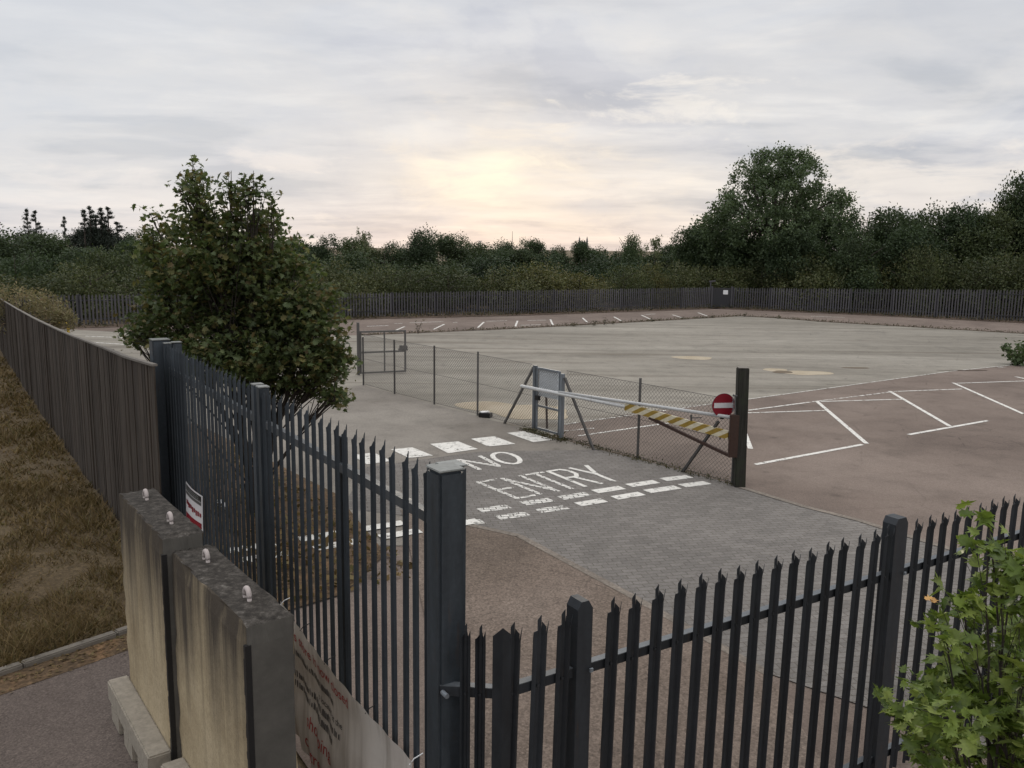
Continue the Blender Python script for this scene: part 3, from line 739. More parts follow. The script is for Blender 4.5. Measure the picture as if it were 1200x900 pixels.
def gate_leaf(s0, s1, label, extra=()):
    base = FL((s0 + s1) / 2, 0, 0)
    t = thing('palisade_gate', base, label, 'gate', None)
    n = int(abs(s1 - s0) / 0.142); st = 0.055
    for s in (s0, s1):
        mb = MB(); mb.box(FL(s, -0.02, (GT - 0.03 + 0.08) / 2), (0.09, 0.09, GT - 0.11), axis_line()); o = mb.build('stile', m_gate, t, bevel=0.006)
        mb = MB(); mb.box(FL(s, -0.02, GT - 0.024), (0.096, 0.096, 0.012), axis_line()); mb.build('stile_cap', m_cap, o, bevel=0.003)
    for z in (GT - 0.34, 0.22):
        mb = MB(); a, b = (s0, s1) if s0 < s1 else (s1, s0)
        mb.box(FL((a + b) / 2, -0.025, z), (b - a - 0.096, 0.05, 0.06), axis_line()); mb.build('rail', m_rail, t)
    for s in extra:
        mb = MB(); mb.box(FL(s, -0.045, (GT - 0.1) / 2 + 0.02), (0.07, 0.035, GT - 0.2), axis_line()); mb.build('mid_stile', m_gate, t)
    for i in range(n):
        s = s0 + (s1 - s0) * (i + 0.5) / n
        p = FL(s, 0.012, 0)
        place_pale(GP, p + ZA * RNG.normal() * 0.006, -U, t, RNG.normal() * 0.003)
    return t
gate_leaf(-0.2, S2 + 0.075, 'far leaf of the tall blue-grey spiked gate, beside the wooden fence')
sx = on_line(403, 510, -0.05)[0]
gate_leaf(S2 - 0.075, S3 + 0.128, 'near leaf of the tall blue-grey spiked gate, with the white banner tied across it', (sx,))
def steel_post(s, l, w, H, label, name='gate_post'):
    t = thing(name, FL(s, l, 0), label, 'post')
    mb = MB(); mb.box(FL(s, l, H / 2), (w, w, H), axis_line()); mb.build('shaft', m_gate, t, bevel=0.014)
    mb = MB(); mb.box(FL(s, l, H + 0.006), (w + 0.006, w + 0.006, 0.010), axis_line()); mb.build('cap', m_cap, t, bevel=0.004)
    return t
steel_post(0.0, 0.03, 0.21, GT, 'thick square steel gate post between the wooden fence and the spiked gate')
c3 = steel_post(S3, 0.0, 0.152, GT - 0.006, 'thick square steel post where the two near fences meet, closest to the viewer')
q = G(206.5, 399.5, GT); steel_post((q - P1)[:2] @ u2, (q - P1) @ NL, 0.11, GT - 0.02, 'thin square steel post tucked behind the far thick gate post', 'steel_post')
q = G(529, 541, GT); steel_post((q - P1)[:2] @ u2, (q - P1) @ NL, 0.13, GT - 0.02, 'thin square steel post peeping out behind the nearest thick post', 'steel_post')
# bracket with bolt on the near post
mb = MB(); ct = FL(S3, 0.0, 0)

# near right-hand palisade fence
FT = 2.1
q0 = G(540, 733, FT); q1 = G(592, 738, FT); qa = G(687, 711, FT); qb = G(1058, 615, FT)
for q in (q0, q1, qa, qb): q[2] = 0
fd = (qb - qa) / np.linalg.norm(qb - qa); BAY = np.linalg.norm(qb - qa)
q1 = qa - fd * ((qa - q1) @ fd)
fnrm = np.cross(ZA, fd)                                            # inward normal
nf = thing('palisade_fence', qa, 'near black spiked steel fence running from the corner post to the right', 'fence')
RP = pale_mesh('fence_pale', FT, m_fence, 0.093, 0.05)
px_ = BAY / 17
retd = (q1 - q0) / np.linalg.norm(q1 - q0)
RQ = pale_mesh('fence_pale', FT, m_fence, 0.058, 0.05)
for k, f in enumerate((0.10, 0.46)):
    place_pale(RQ, q0 + retd * np.linalg.norm(q1 - q0) * f, retd, nf)
n0 = int(round(np.linalg.norm(qa - q1) / px_))
pos = [-i for i in range(1, n0 + 1)] + [i for i in range(1, 17)] + [i for i in range(18, 34)] + [i for i in range(35, 44)]
for i in pos:
    dz = 0.0
    place_pale(RP, qa + fd * px_ * i + ZA * (RNG.normal() * 0.006), fd, nf, 0.018 + RNG.normal() * 0.004)
# folded corner pale
mb = MB()
for dv, sg in ((retd, -1), (fd, 1)):
    a = q1; b = q1 + dv * 0.055 * sg
    y = np.cross(ZA, dv); T = y * 0.004
    mb.add([a + ZA * .05, b + ZA * .05, b + ZA * (FT - 0.05), a + ZA * (FT + 0.0), a + T + ZA * .05, b + T + ZA * .05, b + T + ZA * (FT - 0.05), a + T + ZA * FT],
           [(0, 1, 2, 3), (7, 6, 5, 4), (0, 4, 5, 1), (1, 5, 6, 2), (2, 6, 7, 3), (3, 7, 4, 0)])
mb.build('corner_pale', m_fence, nf)
def angle_rail(a, b, z, parent, name='rail'):
    mb = MB(); d = (b - a) / np.linalg.norm(b - a); y = np.cross(ZA, d); L = np.linalg.norm(b - a)
    mb.box((a + b) / 2 + y * 0.053 + ZA * z, (L, 0.050, 0.005), (d, y, ZA))
    o = mb.build(name, m_rail, parent); mb = MB()  # top leg paler than its flange: light from above put into the colour
    mb.box((a + b) / 2 + y * 0.031 + ZA * (z - 0.0305), (L, 0.005, 0.055), (d, y, ZA))
    mb.build('rail_flange', m_fence, o); return o
RZ = FT - 0.37
for z in (RZ, 0.22):
    angle_rail(q0 - retd * 0.12, q1 - retd * 0.02 + fnrm * 0.01, z, nf)
    angle_rail(q1 + fd * 0.03, qa - fd * 0.06, z, nf)
    angle_rail(qa + fd * 0.06, qb - fd * 0.075, z, nf)
    angle_rail(qb + fd * 0.075, qb + fd * (BAY - 0.06), z, nf)
    angle_rail(qb + fd * (BAY + 0.06), qb + fd * (BAY + 2.4), z, nf)
def fence_post(p, w, H, label=None):
    mb = MB(); c = p + fnrm * 0.06
    hw = w / 2
    prof = [(-hw, 0.04), (-hw, H - 0.045), (-hw + 0.025, H), (hw - 0.03, H + 0.0), (hw, H - 0.05), (hw, 0.04)]
    vs = [c + fd * x - fnrm * 0.055 + ZA * z for x, z in prof] + [c + fd * x + fnrm * 0.055 + ZA * z for x, z in prof]
    n = len(prof)
    mb.add(vs, [tuple(range(n)), tuple(range(2 * n - 1, n - 1, -1))] + [(i, i + n, (i + 1) % n + n, (i + 1) % n) for i in range(n)])
    o = mb.build('fence_post', m_fence, nf)
    mb = MB(); mb.box(p - fnrm * 0.012 + ZA * (RZ - 0.02) + fd * (hw - 0.012), (0.022, 0.012, 0.022), (fd, fnrm, ZA)); mb.build('bolt', m_galv, o)
    return o
fence_post(qa, 0.105, FT + 0.03); fence_post(qb, 0.15, FT + 0.05); fence_post(qb + fd * BAY, 0.105, FT + 0.03)
mb = MB(); mb.tube([q0 - retd * 0.09 - fnrm * 0.035 + ZA * (RZ - 0.03), q0 - retd * 0.09 + fnrm * 0.02 + ZA * (RZ - 0.03)], 0.014, 8); mb.build('rail_bolt', m_galv, nf)

# ------------------------------------------------------------------ wooden fence
wf = thing('wooden_fence', FL(0.2, 0.3, outer_ground(0.6)), 'long close-boarded weathered timber fence with pale capping above the dry grass bank', 'fence')
s = WF[0][0] - 0.06; pw = 1.83
while s < 46:
    e = s + pw; mb = MB(); x = s
    po = random.uniform(-0.012, 0.012)
    while x < e - 0.03:
        w = min(0.125 + random.uniform(0, 0.03), e - 0.025 - x)
        zt = wtop(x + w / 2); zb = outer_ground(max(0.6, x + w / 2)) - 0.1
        l = 0.3 + po + random.uniform(-0.003, 0.003) + (0.008 if int(x * 50) % 2 else 0)
        tilt = random.uniform(-0.05, 0.05)
        ax = (U * math.cos(tilt) + NL * math.sin(tilt), -U * math.sin(tilt) + NL * math.cos(tilt), ZA)
        mb.box(FL(x + w / 2, l, (zt + zb) / 2 + random.uniform(-0.006, 0.004)), (w - 0.005, 0.02, zt - zb - 0.02), ax)
        x += w
    mb.build('board_panel', m_board, wf)
    mb = MB(); a = FL(s + 0.004, 0.3, wtop(s) + 0.002); b = FL(e - 0.004, 0.3, wtop(e) + 0.002); mb.bar(a, b, 0.065, 0.028); mb.build('capping', m_boardcap, wf, bevel=0.004)
    mb = MB(); mb.box(FL(e, 0.22, (wtop(e) + outer_ground(e)) / 2 - 0.03), (0.1, 0.1, wtop(e) - outer_ground(e)), axis_line()); mb.build('post', m_board, wf)
    s = e

# ------------------------------------------------------------------ concrete blocks
TB = 2.0
def wall_block(fl, nl, nr, label, TB, foot_gap=0.0):
    A = G(*fl, TB); B = G(*nl, TB); Cc = G(*nr, TB)
    d = (B - A)[:2]; L = np.linalg.norm(d); d = d / L
    d3 = np.array([d[0], d[1], 0]); y = np.array([-d[1], d[0], 0]); y = y if y[0] > 0 else -y
    W = 0.31
    c = (A + B) / 2; c[2] = 0
    t = thing('concrete_block', c + y * W / 2, label, 'concrete block', None)
    bm = bmesh.new(); bmesh.ops.create_cube(bm, size=1.0)
    ctr = c + y * W / 2
    for v in bm.verts:
        p = ctr + d3 * v.co.x * L + y * v.co.y * W + ZA * (v.co.z + 0.5) * TB
        v.co = Vector([float(k) for k in p])
    bmesh.ops.subdivide_edges(bm, edges=list(bm.edges), cuts=14, use_grid_fill=True)
    bmesh.ops.recalc_face_normals(bm, faces=bm.faces)
    for v in bm.verts:                                            # worn arrises, broken near the ends
        q = np.array(v.co) - ctr
        ea = abs(abs(q @ d3) - L / 2) < 0.004; eb = abs(abs(q @ y) - W / 2) < 0.004; ec = abs(q[2] - TB) < 0.004
        k = int(ea) + int(eb) + int(ec)
        if k >= 2:
            r = random.uniform(0.004, 0.020) * (1.6 if random.random() < 0.12 else 1)
            m = np.zeros(3)
            if ea: m -= d3 * np.sign(q @ d3)
            if eb: m -= y * np.sign(q @ y)
            if ec: m -= ZA
            v.co = Vector([float(x) for x in np.array(v.co) + m * r])
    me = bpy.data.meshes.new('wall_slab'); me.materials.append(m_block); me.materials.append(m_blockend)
    bm.normal_update()
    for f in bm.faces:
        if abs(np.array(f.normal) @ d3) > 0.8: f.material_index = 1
    bm.to_mesh(me); bm.free()
    link('wall_slab', me, t)
    mb = MB(); zz = np.linspace(0.0, TB - 0.12, 40)
    for za, zb in zip(zz[:-1], zz[1:]):
        w1 = 0.030 + random.uniform(-0.008, 0.012)
        mb.box(ctr + d3 * (L / 2 - w1 / 2 + 0.003) - y * (W / 2 + 0.002 - 0.016) + ZA * (za + zb) / 2, (w1, 0.036, zb - za), (d3, y, ZA))
    mb.build('corner_groove_shade', m_black, t)  # black strip stands in for the shade inside an open corner groove
    for f in (-0.27, 0.25):
        mb = MB(); p = ctr + d3 * f * L + ZA * (TB - 0.03)
        mb.tube([p + d3 * 0.038 * math.cos(a) + ZA * (0.05 + 0.05 * math.sin(a)) if 0 <= a <= math.pi else p for a in np.linspace(0, math.pi, 12)], 0.017, 8)
        mb2 = MB(); mb2.v = mb.v; mb2.f = mb.f
        for sg in (-1, 1): mb2.tube([p + d3 * 0.038 * sg - ZA * 0.02, p + d3 * 0.038 * sg + ZA * 0.051], 0.015, 8)
        mb2.build('lifting_loop', m_loop, t, smooth=True)
    # toe of the unit with fork pockets below
    fo = 0.17; fh = 0.34; mb = MB()
    a0, a1 = -L / 2 + foot_gap, L / 2 - 0.02
    prof_t = [(a0, 0.04), (a0, fh), (a1, fh), (a1, 0.04)]
    n = 3; seg = (a1 - a0) / n
    ctf = c - y * (fo / 2)
    mb.box(ctf + d3 * (a0 + a1) / 2 + ZA * (fh - 0.09), (a1 - a0, fo, 0.18), (d3, y, ZA))
    for k in range(n):
        w = seg - 0.16
        mb.box(ctf + d3 * (a0 + seg * (k + 0.5)) + ZA * (fh - 0.18) / 2, (w, fo - 0.006, fh - 0.182), (d3, y, ZA))
    o = mb.build('foot', m_foot, t, bevel=0.012)
    return t, c, d3, y, L, W
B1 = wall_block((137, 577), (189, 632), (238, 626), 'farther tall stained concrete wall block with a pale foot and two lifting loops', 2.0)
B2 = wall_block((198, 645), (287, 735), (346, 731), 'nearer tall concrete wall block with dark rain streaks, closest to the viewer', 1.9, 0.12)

# ------------------------------------------------------------------ banner and warning sign on the gate
BL = 0.075
def BQ(px, py): return on_line(px, py, BL)
sA, zA = BQ(329, 704); sB, zB = BQ(482, 893)
bn = thing('banner', FL((sA + sB) / 2, BL, zA - 0.9), 'sagging white closing-down banner with red and black lettering tied across the gate', 'banner')
HB = 1.05
NXB, NZB = 70, 22
def btop(f): return zA + (zB - zA) * f - 0.045 * math.sin(math.pi * min(1, f * 1.0)) * 1.0
def bz(f, g): return btop(f) - g * HB
def bl(f, g): return BL + 0.012 * math.sin(f * 52 + 1.5 * math.sin(g * 4)) * (0.35 + g) + 0.02 * math.sin(f * 13 + g * 3) * g + 0.01 * math.sin(g * 9 + f * 4)
def bpoint(f, g, off=0.0): return FL(sA + (sB - sA) * f, bl(f, g) + off, bz(f, g))
mb = MB()
vs = [bpoint(i / NXB, j / NZB) for i in range(NXB + 1) for j in range(NZB + 1)]
mb.add(vs, [(i * (NZB + 1) + j, i * (NZB + 1) + j + 1, (i + 1) * (NZB + 1) + j + 1, (i + 1) * (NZB + 1) + j) for i in range(NXB) for j in range(NZB)])
bs = mb.build('sheet', m_banner, bn, smooth=True)
for f, g in ((0.01, 0.02), (0.2, 0.015), (0.42, 0.015), (0.72, 0.02), (0.99, 0.03)):
    p = bpoint(f, g, 0.004); mb = MB()
    mb.tube([p, p - NL * 0.03 + ZA * 0.03, p - NL * 0.09 + ZA * 0.045], 0.004, 5); mb.build('cable_tie', m_black if f not in (0.01, 0.99) else m_white, bn)
def text_mesh(txt, size=1.0):
    cu = bpy.data.curves.new('t', 'FONT'); cu.body = txt; cu.size = size; cu.resolution_u = 3
    o = bpy.data.objects.new('t', cu); COL.objects.link(o)
    bpy.context.view_layer.update()
    me = bpy.data.meshes.new_from_object(o.evaluated_get(bpy.context.evaluated_depsgraph_get()))
    bpy.data.objects.remove(o); bpy.data.curves.remove(cu)
    return me
def flow_text(name, txt, f1, g0, h, mat, parent, width=None):
    """right-aligned at f1, baseline g0 (fractions of the banner), cap height h in metres"""
    me = text_mesh(txt); co = np.array([v.co for v in me.vertices]); w = co[:, 0].max() - co[:, 0].min()
    k = h / 0.70; kx = k if width is None else width / w
    bm = bmesh.new(); bm.from_mesh(me); bmesh.ops.subdivide_edges(bm, edges=[e for e in bm.edges if e.calc_length() > 0.15], cuts=2)
    xm = co[:, 0].max()
    Lb = abs(sB - sA)
    for v in bm.verts:
        f = f1 + (v.co.x - xm) * kx / Lb; g = g0 - v.co.y * k / HB
        v.co = Vector([float(c) for c in bpoint(f, g, 0.004)])
    bm.to_mesh(me); bm.free(); me.materials.clear(); me.materials.append(mat)
    return link(name, me, parent)
def fg(px, py):
    s_, z_ = BQ(px, py); f = (s_ - sA) / (sB - sA); return f, (btop(f) - z_) / HB
f1, g1 = fg(408, 831)
flow_text('lettering', 'This store is now closed', f1, g1, 0.085, m_redtext, bs, None)
f_, g_ = fg(400, 856); flow_text('lettering', 'is located at the', f_, g_, 0.05, m_darktext, bs)
f_, g_ = fg(390, 893); flow_text('lettering', 'shopping', f_, g_, 0.10, m_redtext, bs)
f_, g_ = fg(376, 905); flow_text('lettering', 'centre', f_, g_, 0.10, m_redtext, bs)
def bars(rows, mat, seed):
    r = random.Random(seed); mb = MB()
    for (f0, f1_, g_, h) in rows:
        x = f0
        while x < f1_:
            w = r.uniform(0.003, 0.006); e = min(x + w, f1_); hh = h * r.uniform(0.7, 1.1)
            mb.add([bpoint(x, g_, .004), bpoint(e, g_, .004), bpoint(e, g_ - hh, .004), bpoint(x, g_ - hh, .004)], [(0, 1, 2, 3)]); x = e + r.choice((0.0025, 0.003, 0.003, 0.008))
    return mb
fa, ga = fg(399, 868)
fb, gb = fg(391, 828)
fc, gc = fg(393, 872)
for row_ in ((0.05, fb, gb, 0.05), (0.05, fa, ga, 0.05), (0.05, fc, gc, 0.05)): bars([row_], m_darktext, 3).build('small_print', m_darktext, bs)

sq = [on_line(*p, 0.055) for p in ((217.8, 564), (237.3, 581.7), (238, 623), (218, 606))]
wsg = thing('warning_sign', FL(sq[0][0], 0.055, sq[2][1]), 'small red, black and white notice fixed to the gate above the farther concrete block', 'sign')
def sp(x, y, o=0.0):
    s_ = (1 - y) * ((1 - x) * sq[0][0] + x * sq[1][0]) + y * ((1 - x) * sq[3][0] + x * sq[2][0])
    z_ = (1 - y) * ((1 - x) * sq[0][1] + x * sq[1][1]) + y * ((1 - x) * sq[3][1] + x * sq[2][1])
    return FL(s_, 0.055 + o + 0.02 * math.sin(x * 3.1), z_)
def sgrid(x0, x1, y0, y1, o, nx=8):
    mb = MB()
    for i in range(nx):
        a = x0 + (x1 - x0) * i / nx; b = x0 + (x1 - x0) * (i + 1) / nx
        mb.add([sp(a, y0, o), sp(b, y0, o), sp(b, y1, o), sp(a, y1, o)], [(0, 1, 2, 3)])
    return mb
mb = sgrid(0, 1, 0, 1, 0); mb2 = sgrid(0, 1, 0, 1, -0.004); mb.add(mb2.v, mb2.f); plate = mb.build('plate', m_signwhite, wsg)
sgrid(0.05, 0.95, 0.035, 0.20, 0.003).build('black_panel', m_black, plate); sgrid(0.05, 0.95, 0.215, 0.30, 0.003).build('grey_panel', m_cpost, plate)
sgrid(0.05, 0.95, 0.80, 0.96, 0.003).build('red_panel', m_red, plate)
rr = random.Random(4); mb = MB()
x = 0.10
while x < 0.88:
    w = rr.uniform(0.04, 0.07); y0 = 0.43 + 0.10 * x + rr.uniform(-.01, .01)
    g_ = sgrid(x, x + w, y0, y0 + rr.uniform(0.10, 0.16), 0.004, 1); mb.add(g_.v, g_.f); x += w + 0.03
mb.build('red_script', m_red, plate)
mb = MB()
for yy in (0.075, 0.125, 0.165):
    x = 0.12
    while x < 0.85:
        w = rr.uniform(0.04, 0.1); g_ = sgrid(x, x + w, yy, yy + 0.02, 0.005, 1); mb.add(g_.v, g_.f); x += w + 0.03
mb.build('small_print', m_cap, plate)

# ------------------------------------------------------------------ chain link fences
def chain_run(posts, hts, label, struts, endposts=True):
    P = [G(*p) for p in posts]
    t = thing('chain_link_fence', P[0], label, 'fence')
    for p, h in zip(P, hts):
        if h is None: continue
        mb = MB(); mb.box(p + ZA * h / 2, (0.045, 0.045, h)); mb.build('post', m_cpost, t)
    for (a, b) in struts:
        mb = MB(); mb.bar(a, b, 0.045); mb.build('strut', m_cpost, t)
    H = 1.52
    mb = MB(); wr = MB()
    for a, b in zip(P[:-1], P[1:]):
        d = b - a; L = np.linalg.norm(d); d = d / L; y = np.cross(ZA, d); sp_ = 0.085; r = 0.0021; off = y * 0.03
        for k in np.arange(-H, L, sp_):
            for sg in (1, -1):
                x0, x1 = k, k + H; z0, z1 = (0.03, H) if sg == 1 else (H, 0.03)
                f0 = max(0, (0 - x0) / H); f1_ = min(1, (L - x0) / H)
                if f1_ <= f0: continue
                pA = a + d * (x0 + H * f0) + ZA * (z0 + (z1 - z0) * f0) + off + y * 0.003 * sg; pB = a + d * (x0 + H * f1_) + ZA * (z0 + (z1 - z0) * f1_) + off + y * 0.003 * sg
                mb.bar(pA, pB, 2 * r, 2 * r)
        for z in (H, 0.8, 0.04):
            wr.bar(a + off + ZA * z, b + off + ZA * z, 0.007)
    o = mb.build('wire_mesh', m_wire, t); wr.build('line_wire', m_cpost, t)
    return t
cA = [(426, 451.5), (462.5, 462), (509, 474), (559.6, 487), (621, 504)]
cB = [(661, 515.5), (747, 538), (858, 568)]
hp = lambda b, t_: topz(b[0], b[1], t_[0], t_[1])
pg1 = G(626, 505.5); pg2 = G(657.5, 514.5)
zs1 = topz(626, 505.5, 624, 428); zs2 = topz(657.5, 514.5, 660, 437)
chain_run(cA, [hp(cA[0], (426, 395)), hp(cA[1], (462.5, 398)), hp(cA[2], (509, 405)), hp(cA[3], (559.6, 412)), None],
          'wire mesh fence run on thin grey posts, left of the narrow framed gate', [(G(591, 496.5), pg1 + ZA * (zs1 - 0.05) - (pg2 - pg1) * 0.06)])
sign_d = G(866, 570)
chain_run(cB, [None, hp(cB[1], (747.5, 443)), 1.5], 'wire mesh fence run between the narrow framed gate and the thick timber post',
          [(G(696, 528), pg2 + ZA * (zs2 - 0.1) + (pg2 - pg1) * 0.08), (G(799.5, 553.5), at(842, 494, G(853, 567)[1]))])
# narrow framed gate
ax_ = (pg2 - pg1) / np.linalg.norm(pg2 - pg1); ay_ = np.cross(ZA, ax_)
ng = thing('framed_gate', pg1, 'narrow galvanised gate with a pale panel in its upper half, beyond the barrier pole', 'gate')
for p, h in ((pg1, zs1), (pg2, zs2 - 0.02)):
    mb = MB(); mb.box(p + ZA * h / 2, (0.085, 0.085, h), (ax_, ay_, ZA)); mb.build('gate_post', m_galv, ng, bevel=0.005)
Lg = np.linalg.norm(pg2 - pg1)
def gq(x, z, o=0.0): return pg1 + ax_ * x + ZA * z - ay_ * o
mb = MB()
for z in (zs1 - 0.05, 0.62, 0.10): mb.bar(gq(0.09, z), gq(Lg - 0.09, z), 0.045)
for x in (0.085, Lg - 0.09): mb.bar(gq(x, 0.08), gq(x, zs1 - 0.03), 0.045)
mb.build('gate_frame', m_galv, ng)
mb = MB(); mb.box(gq(Lg / 2, (zs1 + 0.80) / 2 - 0.02, -0.03), (Lg - 0.2, 0.012, zs1 - 0.92), (ax_, ay_, ZA)); mb.build('backing_panel', m_signback, ng)
mb = MB()
for k in np.arange(0.1, Lg + 1.4, 0.07):
    for sg in (1, -1):
        x0 = k; pts = []
        for f in np.linspace(0, 1, 30):
            x = x0 - 1.4 * f; z = (0.1 + (zs1 - 0.16) * f) if sg > 0 else (zs1 - 0.06 - (zs1 - 0.16) * f)
            if 0.1 <= x <= Lg - 0.1: pts.append(gq(x, z, 0.024 + 0.003 * sg))
        if len(pts) > 1: mb.bar(pts[0], pts[-1], 0.005)
mb.build('wire_mesh', m_wire, ng)
mb = MB(); mb.box(gq(0.16, 0.80, 0.05), (0.12, 0.07, 0.10), (ax_, ay_, ZA)); mb.build('lock_box', m_black, ng)
dp = G(641, 502); dp2 = at(640, 458, dp[1])
mb = MB(); mb.bar(dp, dp2, 0.05); bo = mb.build('stake', m_rust); tag(bo, 'thin dark stake standing upright just behind the narrow framed gate', 'stake')

# open mesh gate at the far end of the run
og = thing('mesh_gate', G(427, 446), 'open rectangular tube gate with mid rail and latch, beside the leafy tree', 'gate')
YO = G(450, 440)[1]
o1 = at(423, 437, YO); o2 = at(475, 438.5, YO + 0.6); zt1 = at(423, 389, YO)[2]; zt2 = at(475, 388, YO + 0.6)[2]
def oq(x, z): return (1 - x) * np.array([o1[0], o1[1], 0]) + x * np.array([o2[0], o2[1], 0]) + ZA * (0.07 + z * (zt1 - 0.07))
mb = MB()
for z in (0, 0.5, 1): mb.bar(oq(0, z), oq(1, z), 0.055)
for x in (0, 0.53, 1): mb.bar(oq(x, -0.02), oq(x, 1.02), 0.06 if x != 0.53 else 0.045)
mb.build('gate_frame', m_cpost, og)
mb = MB(); mb.box(oq(0.96, 0.58), (0.26, 0.08, 0.16)); mb.bar(oq(0.84, 0.55), oq(1.06, 0.53), 0.05); mb.build('latch', m_cpost, og)
mb = MB(); mb.bar(oq(0, -0.05) - ZA * 0.0, oq(0, 1.05), 0.08)
mb = MB(); p = oq(-0.05, 0); mb.box((p[0], p[1], 0.85), (0.08, 0.08, 1.7)); mb.build('hinge_post', m_cpost, og)

# ------------------------------------------------------------------ timber post, barrier arm and no entry sign
tp = G(866, 570.5)
TPZ = at(867, 431, tp[1])[2]
pst = thing('timber_post', tp, 'thick dark timber post holding the hinged barrier pole and sign', 'post')
mb = MB(); lean = at(870.5, 431, tp[1]); lean[2] = 0; ld = lean - tp
n = 8
vs = []
bm = MB(); bm.bar(tp - ZA * 0.05, tp + ld + ZA * TPZ, 0.185, 0.185); bm.build('shaft', m_tpost, pst, bevel=0.012)
bm = MB(); bm.bar(tp + ld + ZA * (TPZ + 0.001), tp + ld + ZA * (TPZ + 0.012), 0.175, 0.175); bm.build('top_cap', m_boardcap, pst)
hd = (pg2 - tp); hd[2] = 0; hd /= np.linalg.norm(hd); hy = np.cross(ZA, hd); hy = hy if hy[1] < 0 else -hy        # towards the viewer
yB = tp[1]
tipY = 21.2 * (tp[1] / 14.62) * 0.975
ar = thing('barrier_pole', tp, 'hinged height barrier pole, white with yellow chevrons, swung across the narrow gate', 'barrier')
def AR(px, py):                                                    # point on the vertical plane in which the arm swings
    d = ray(px, py); o = tp + hy * 0.16; nrm = hy
    t = ((o - EYE) @ nrm) / (d @ nrm); return EYE + d * t
a_hinge_t = AR(856, 489); a_tip = AR(611, 452); a_mid = AR(733, 476); a_str0 = AR(733, 476.5); a_str1 = AR(854, 510)
a_up0 = AR(655, 459.5)
mb = MB(); mb.tube([a_up0, a_hinge_t], 0.032, 10); mb.build('top_tube', m_whitetube, ar, smooth=True)
mb = MB(); mb.tube([a_tip - ZA * 0.01, a_str0], 0.040, 10); mb.build('lower_tube', m_whitetube, ar, smooth=True)
# chevron board
L = np.linalg.norm(a_str1 - a_str0); dd = (a_str1 - a_str0) / L; nrm = np.cross(dd, ZA); nrm /= np.linalg.norm(nrm); uu = np.cross(nrm, dd)
nrm = nrm if nrm[1] < 0 else -nrm
mb = MB(); c = (a_str0 + a_str1) / 2; mb.box(c, (L, 0.05, 0.15), (dd, nrm, uu)); sb = mb.build('chevron_board', m_stripe, ar)
uvl = sb.data.uv_layers.new(name='UVMap')
for pl_ in sb.data.polygons:
    for li in pl_.loop_indices:
        p = np.array(sb.data.vertices[sb.data.loops[li].vertex_index].co) - a_str0
        x = p @ dd; z = p @ uu
        uvl.data[li].uv = (x / 0.30, -z / 0.18)
mb = MB(); mb.bar(AR(761, 489.5), AR(855, 534), 0.05); mb.build('brace', m_rust, ar)
hp_t = AR(861, 486); hp_b = AR(860, 536); hb = np.array([hp_t[0], hp_t[1], 0]) 
mb = MB(); mb.bar(hb + ZA * hp_b[2] + hy * 0.0, hb + ZA * hp_t[2], 0.15, 0.10); mb.build('hinge_plate', m_rust, ar, bevel=0.006)
mb = MB(); k0 = AR(810, 486); mb.bar(k0, AR(810, 493), 0.03); mb.bar(k0 - ZA * 0.06, AR(822, 489.5), 0.018); mb.build('hanger', m_cpost, ar)
mb = MB(); mb.bar(AR(845, 505), AR(843.5, 515), 0.018); mb.build('drop_pin', m_black, ar)
# latch and chain on the post's side
la = thing('padlock_latch', AR(860, 486), 'small metal latch bolted to the side of the timber post above the barrier pole hinge', 'latch')
mb = MB(); e = AR(860.5, 486) - hy * 0.03; f_ = AR(860.5, 464) - hy * 0.03
mb.tube([e, f_], 0.018, 8); mb.build('spindle', m_cpost, la)
mb = MB(); mb.tube([f_ - hd * 0.05, f_ + hd * 0.05], 0.016, 8); mb.build('tee_handle', m_cpost, la)
mb = MB()
for k in range(6):
    c = (1 - k / 6) * f_ + k / 6 * e + hd * 0.045; mb.tube([c + ZA * 0.022 * math.sin(a) + (hd if k % 2 else hy) * 0.012 * math.cos(a) for a in np.linspace(0, 2 * math.pi, 9)], 0.004, 5)
mb.build('chain', m_galv, la)
# sign
sgc = AR(845, 475.5) - hy * 0.07; SR = 0.215
face = -FW.copy(); face[2] = 0; face = np.array([0.18, -1, 0.0]); face /= np.linalg.norm(face); sxv = np.cross(face, ZA); sxv = -sxv if sxv[0] < 0 else sxv
ns = thing('no_entry_sign', sgc - ZA * SR, 'round red no entry sign with a white bar, clamped to the barrier pole', 'sign')
def disc(c, r, o, th, n=48):
    mb = MB(); pts = [c + r * math.cos(2 * math.pi * k / n) * sxv + r * math.sin(2 * math.pi * k / n) * ZA for k in range(n)]
    mb.add([p + face * o for p in pts] + [p + face * (o - th) for p in pts], [tuple(range(n)), tuple(range(2 * n - 1, n - 1, -1))] + [(k, k + n, (k + 1) % n + n, (k + 1) % n) for k in range(n)])
    return mb
plate = disc(sgc, SR, 0.0, 0.006).build('plate', m_galv, ns); disc(sgc, SR - 0.004, 0.004, 0.003).build('red_disc', m_red, plate)
mb = MB(); mb.box(sgc + face * 0.006, (SR * 1.66, 0.003, SR * 0.42), (sxv, face, ZA)); mb.build('white_bar', m_signwhite, plate)
mb = MB(); mb.box(sgc - face * 0.035 - ZA * 0.1, (0.06, 0.05, 0.30), (sxv, face, ZA)); mb.build('bracket', m_black, ns)

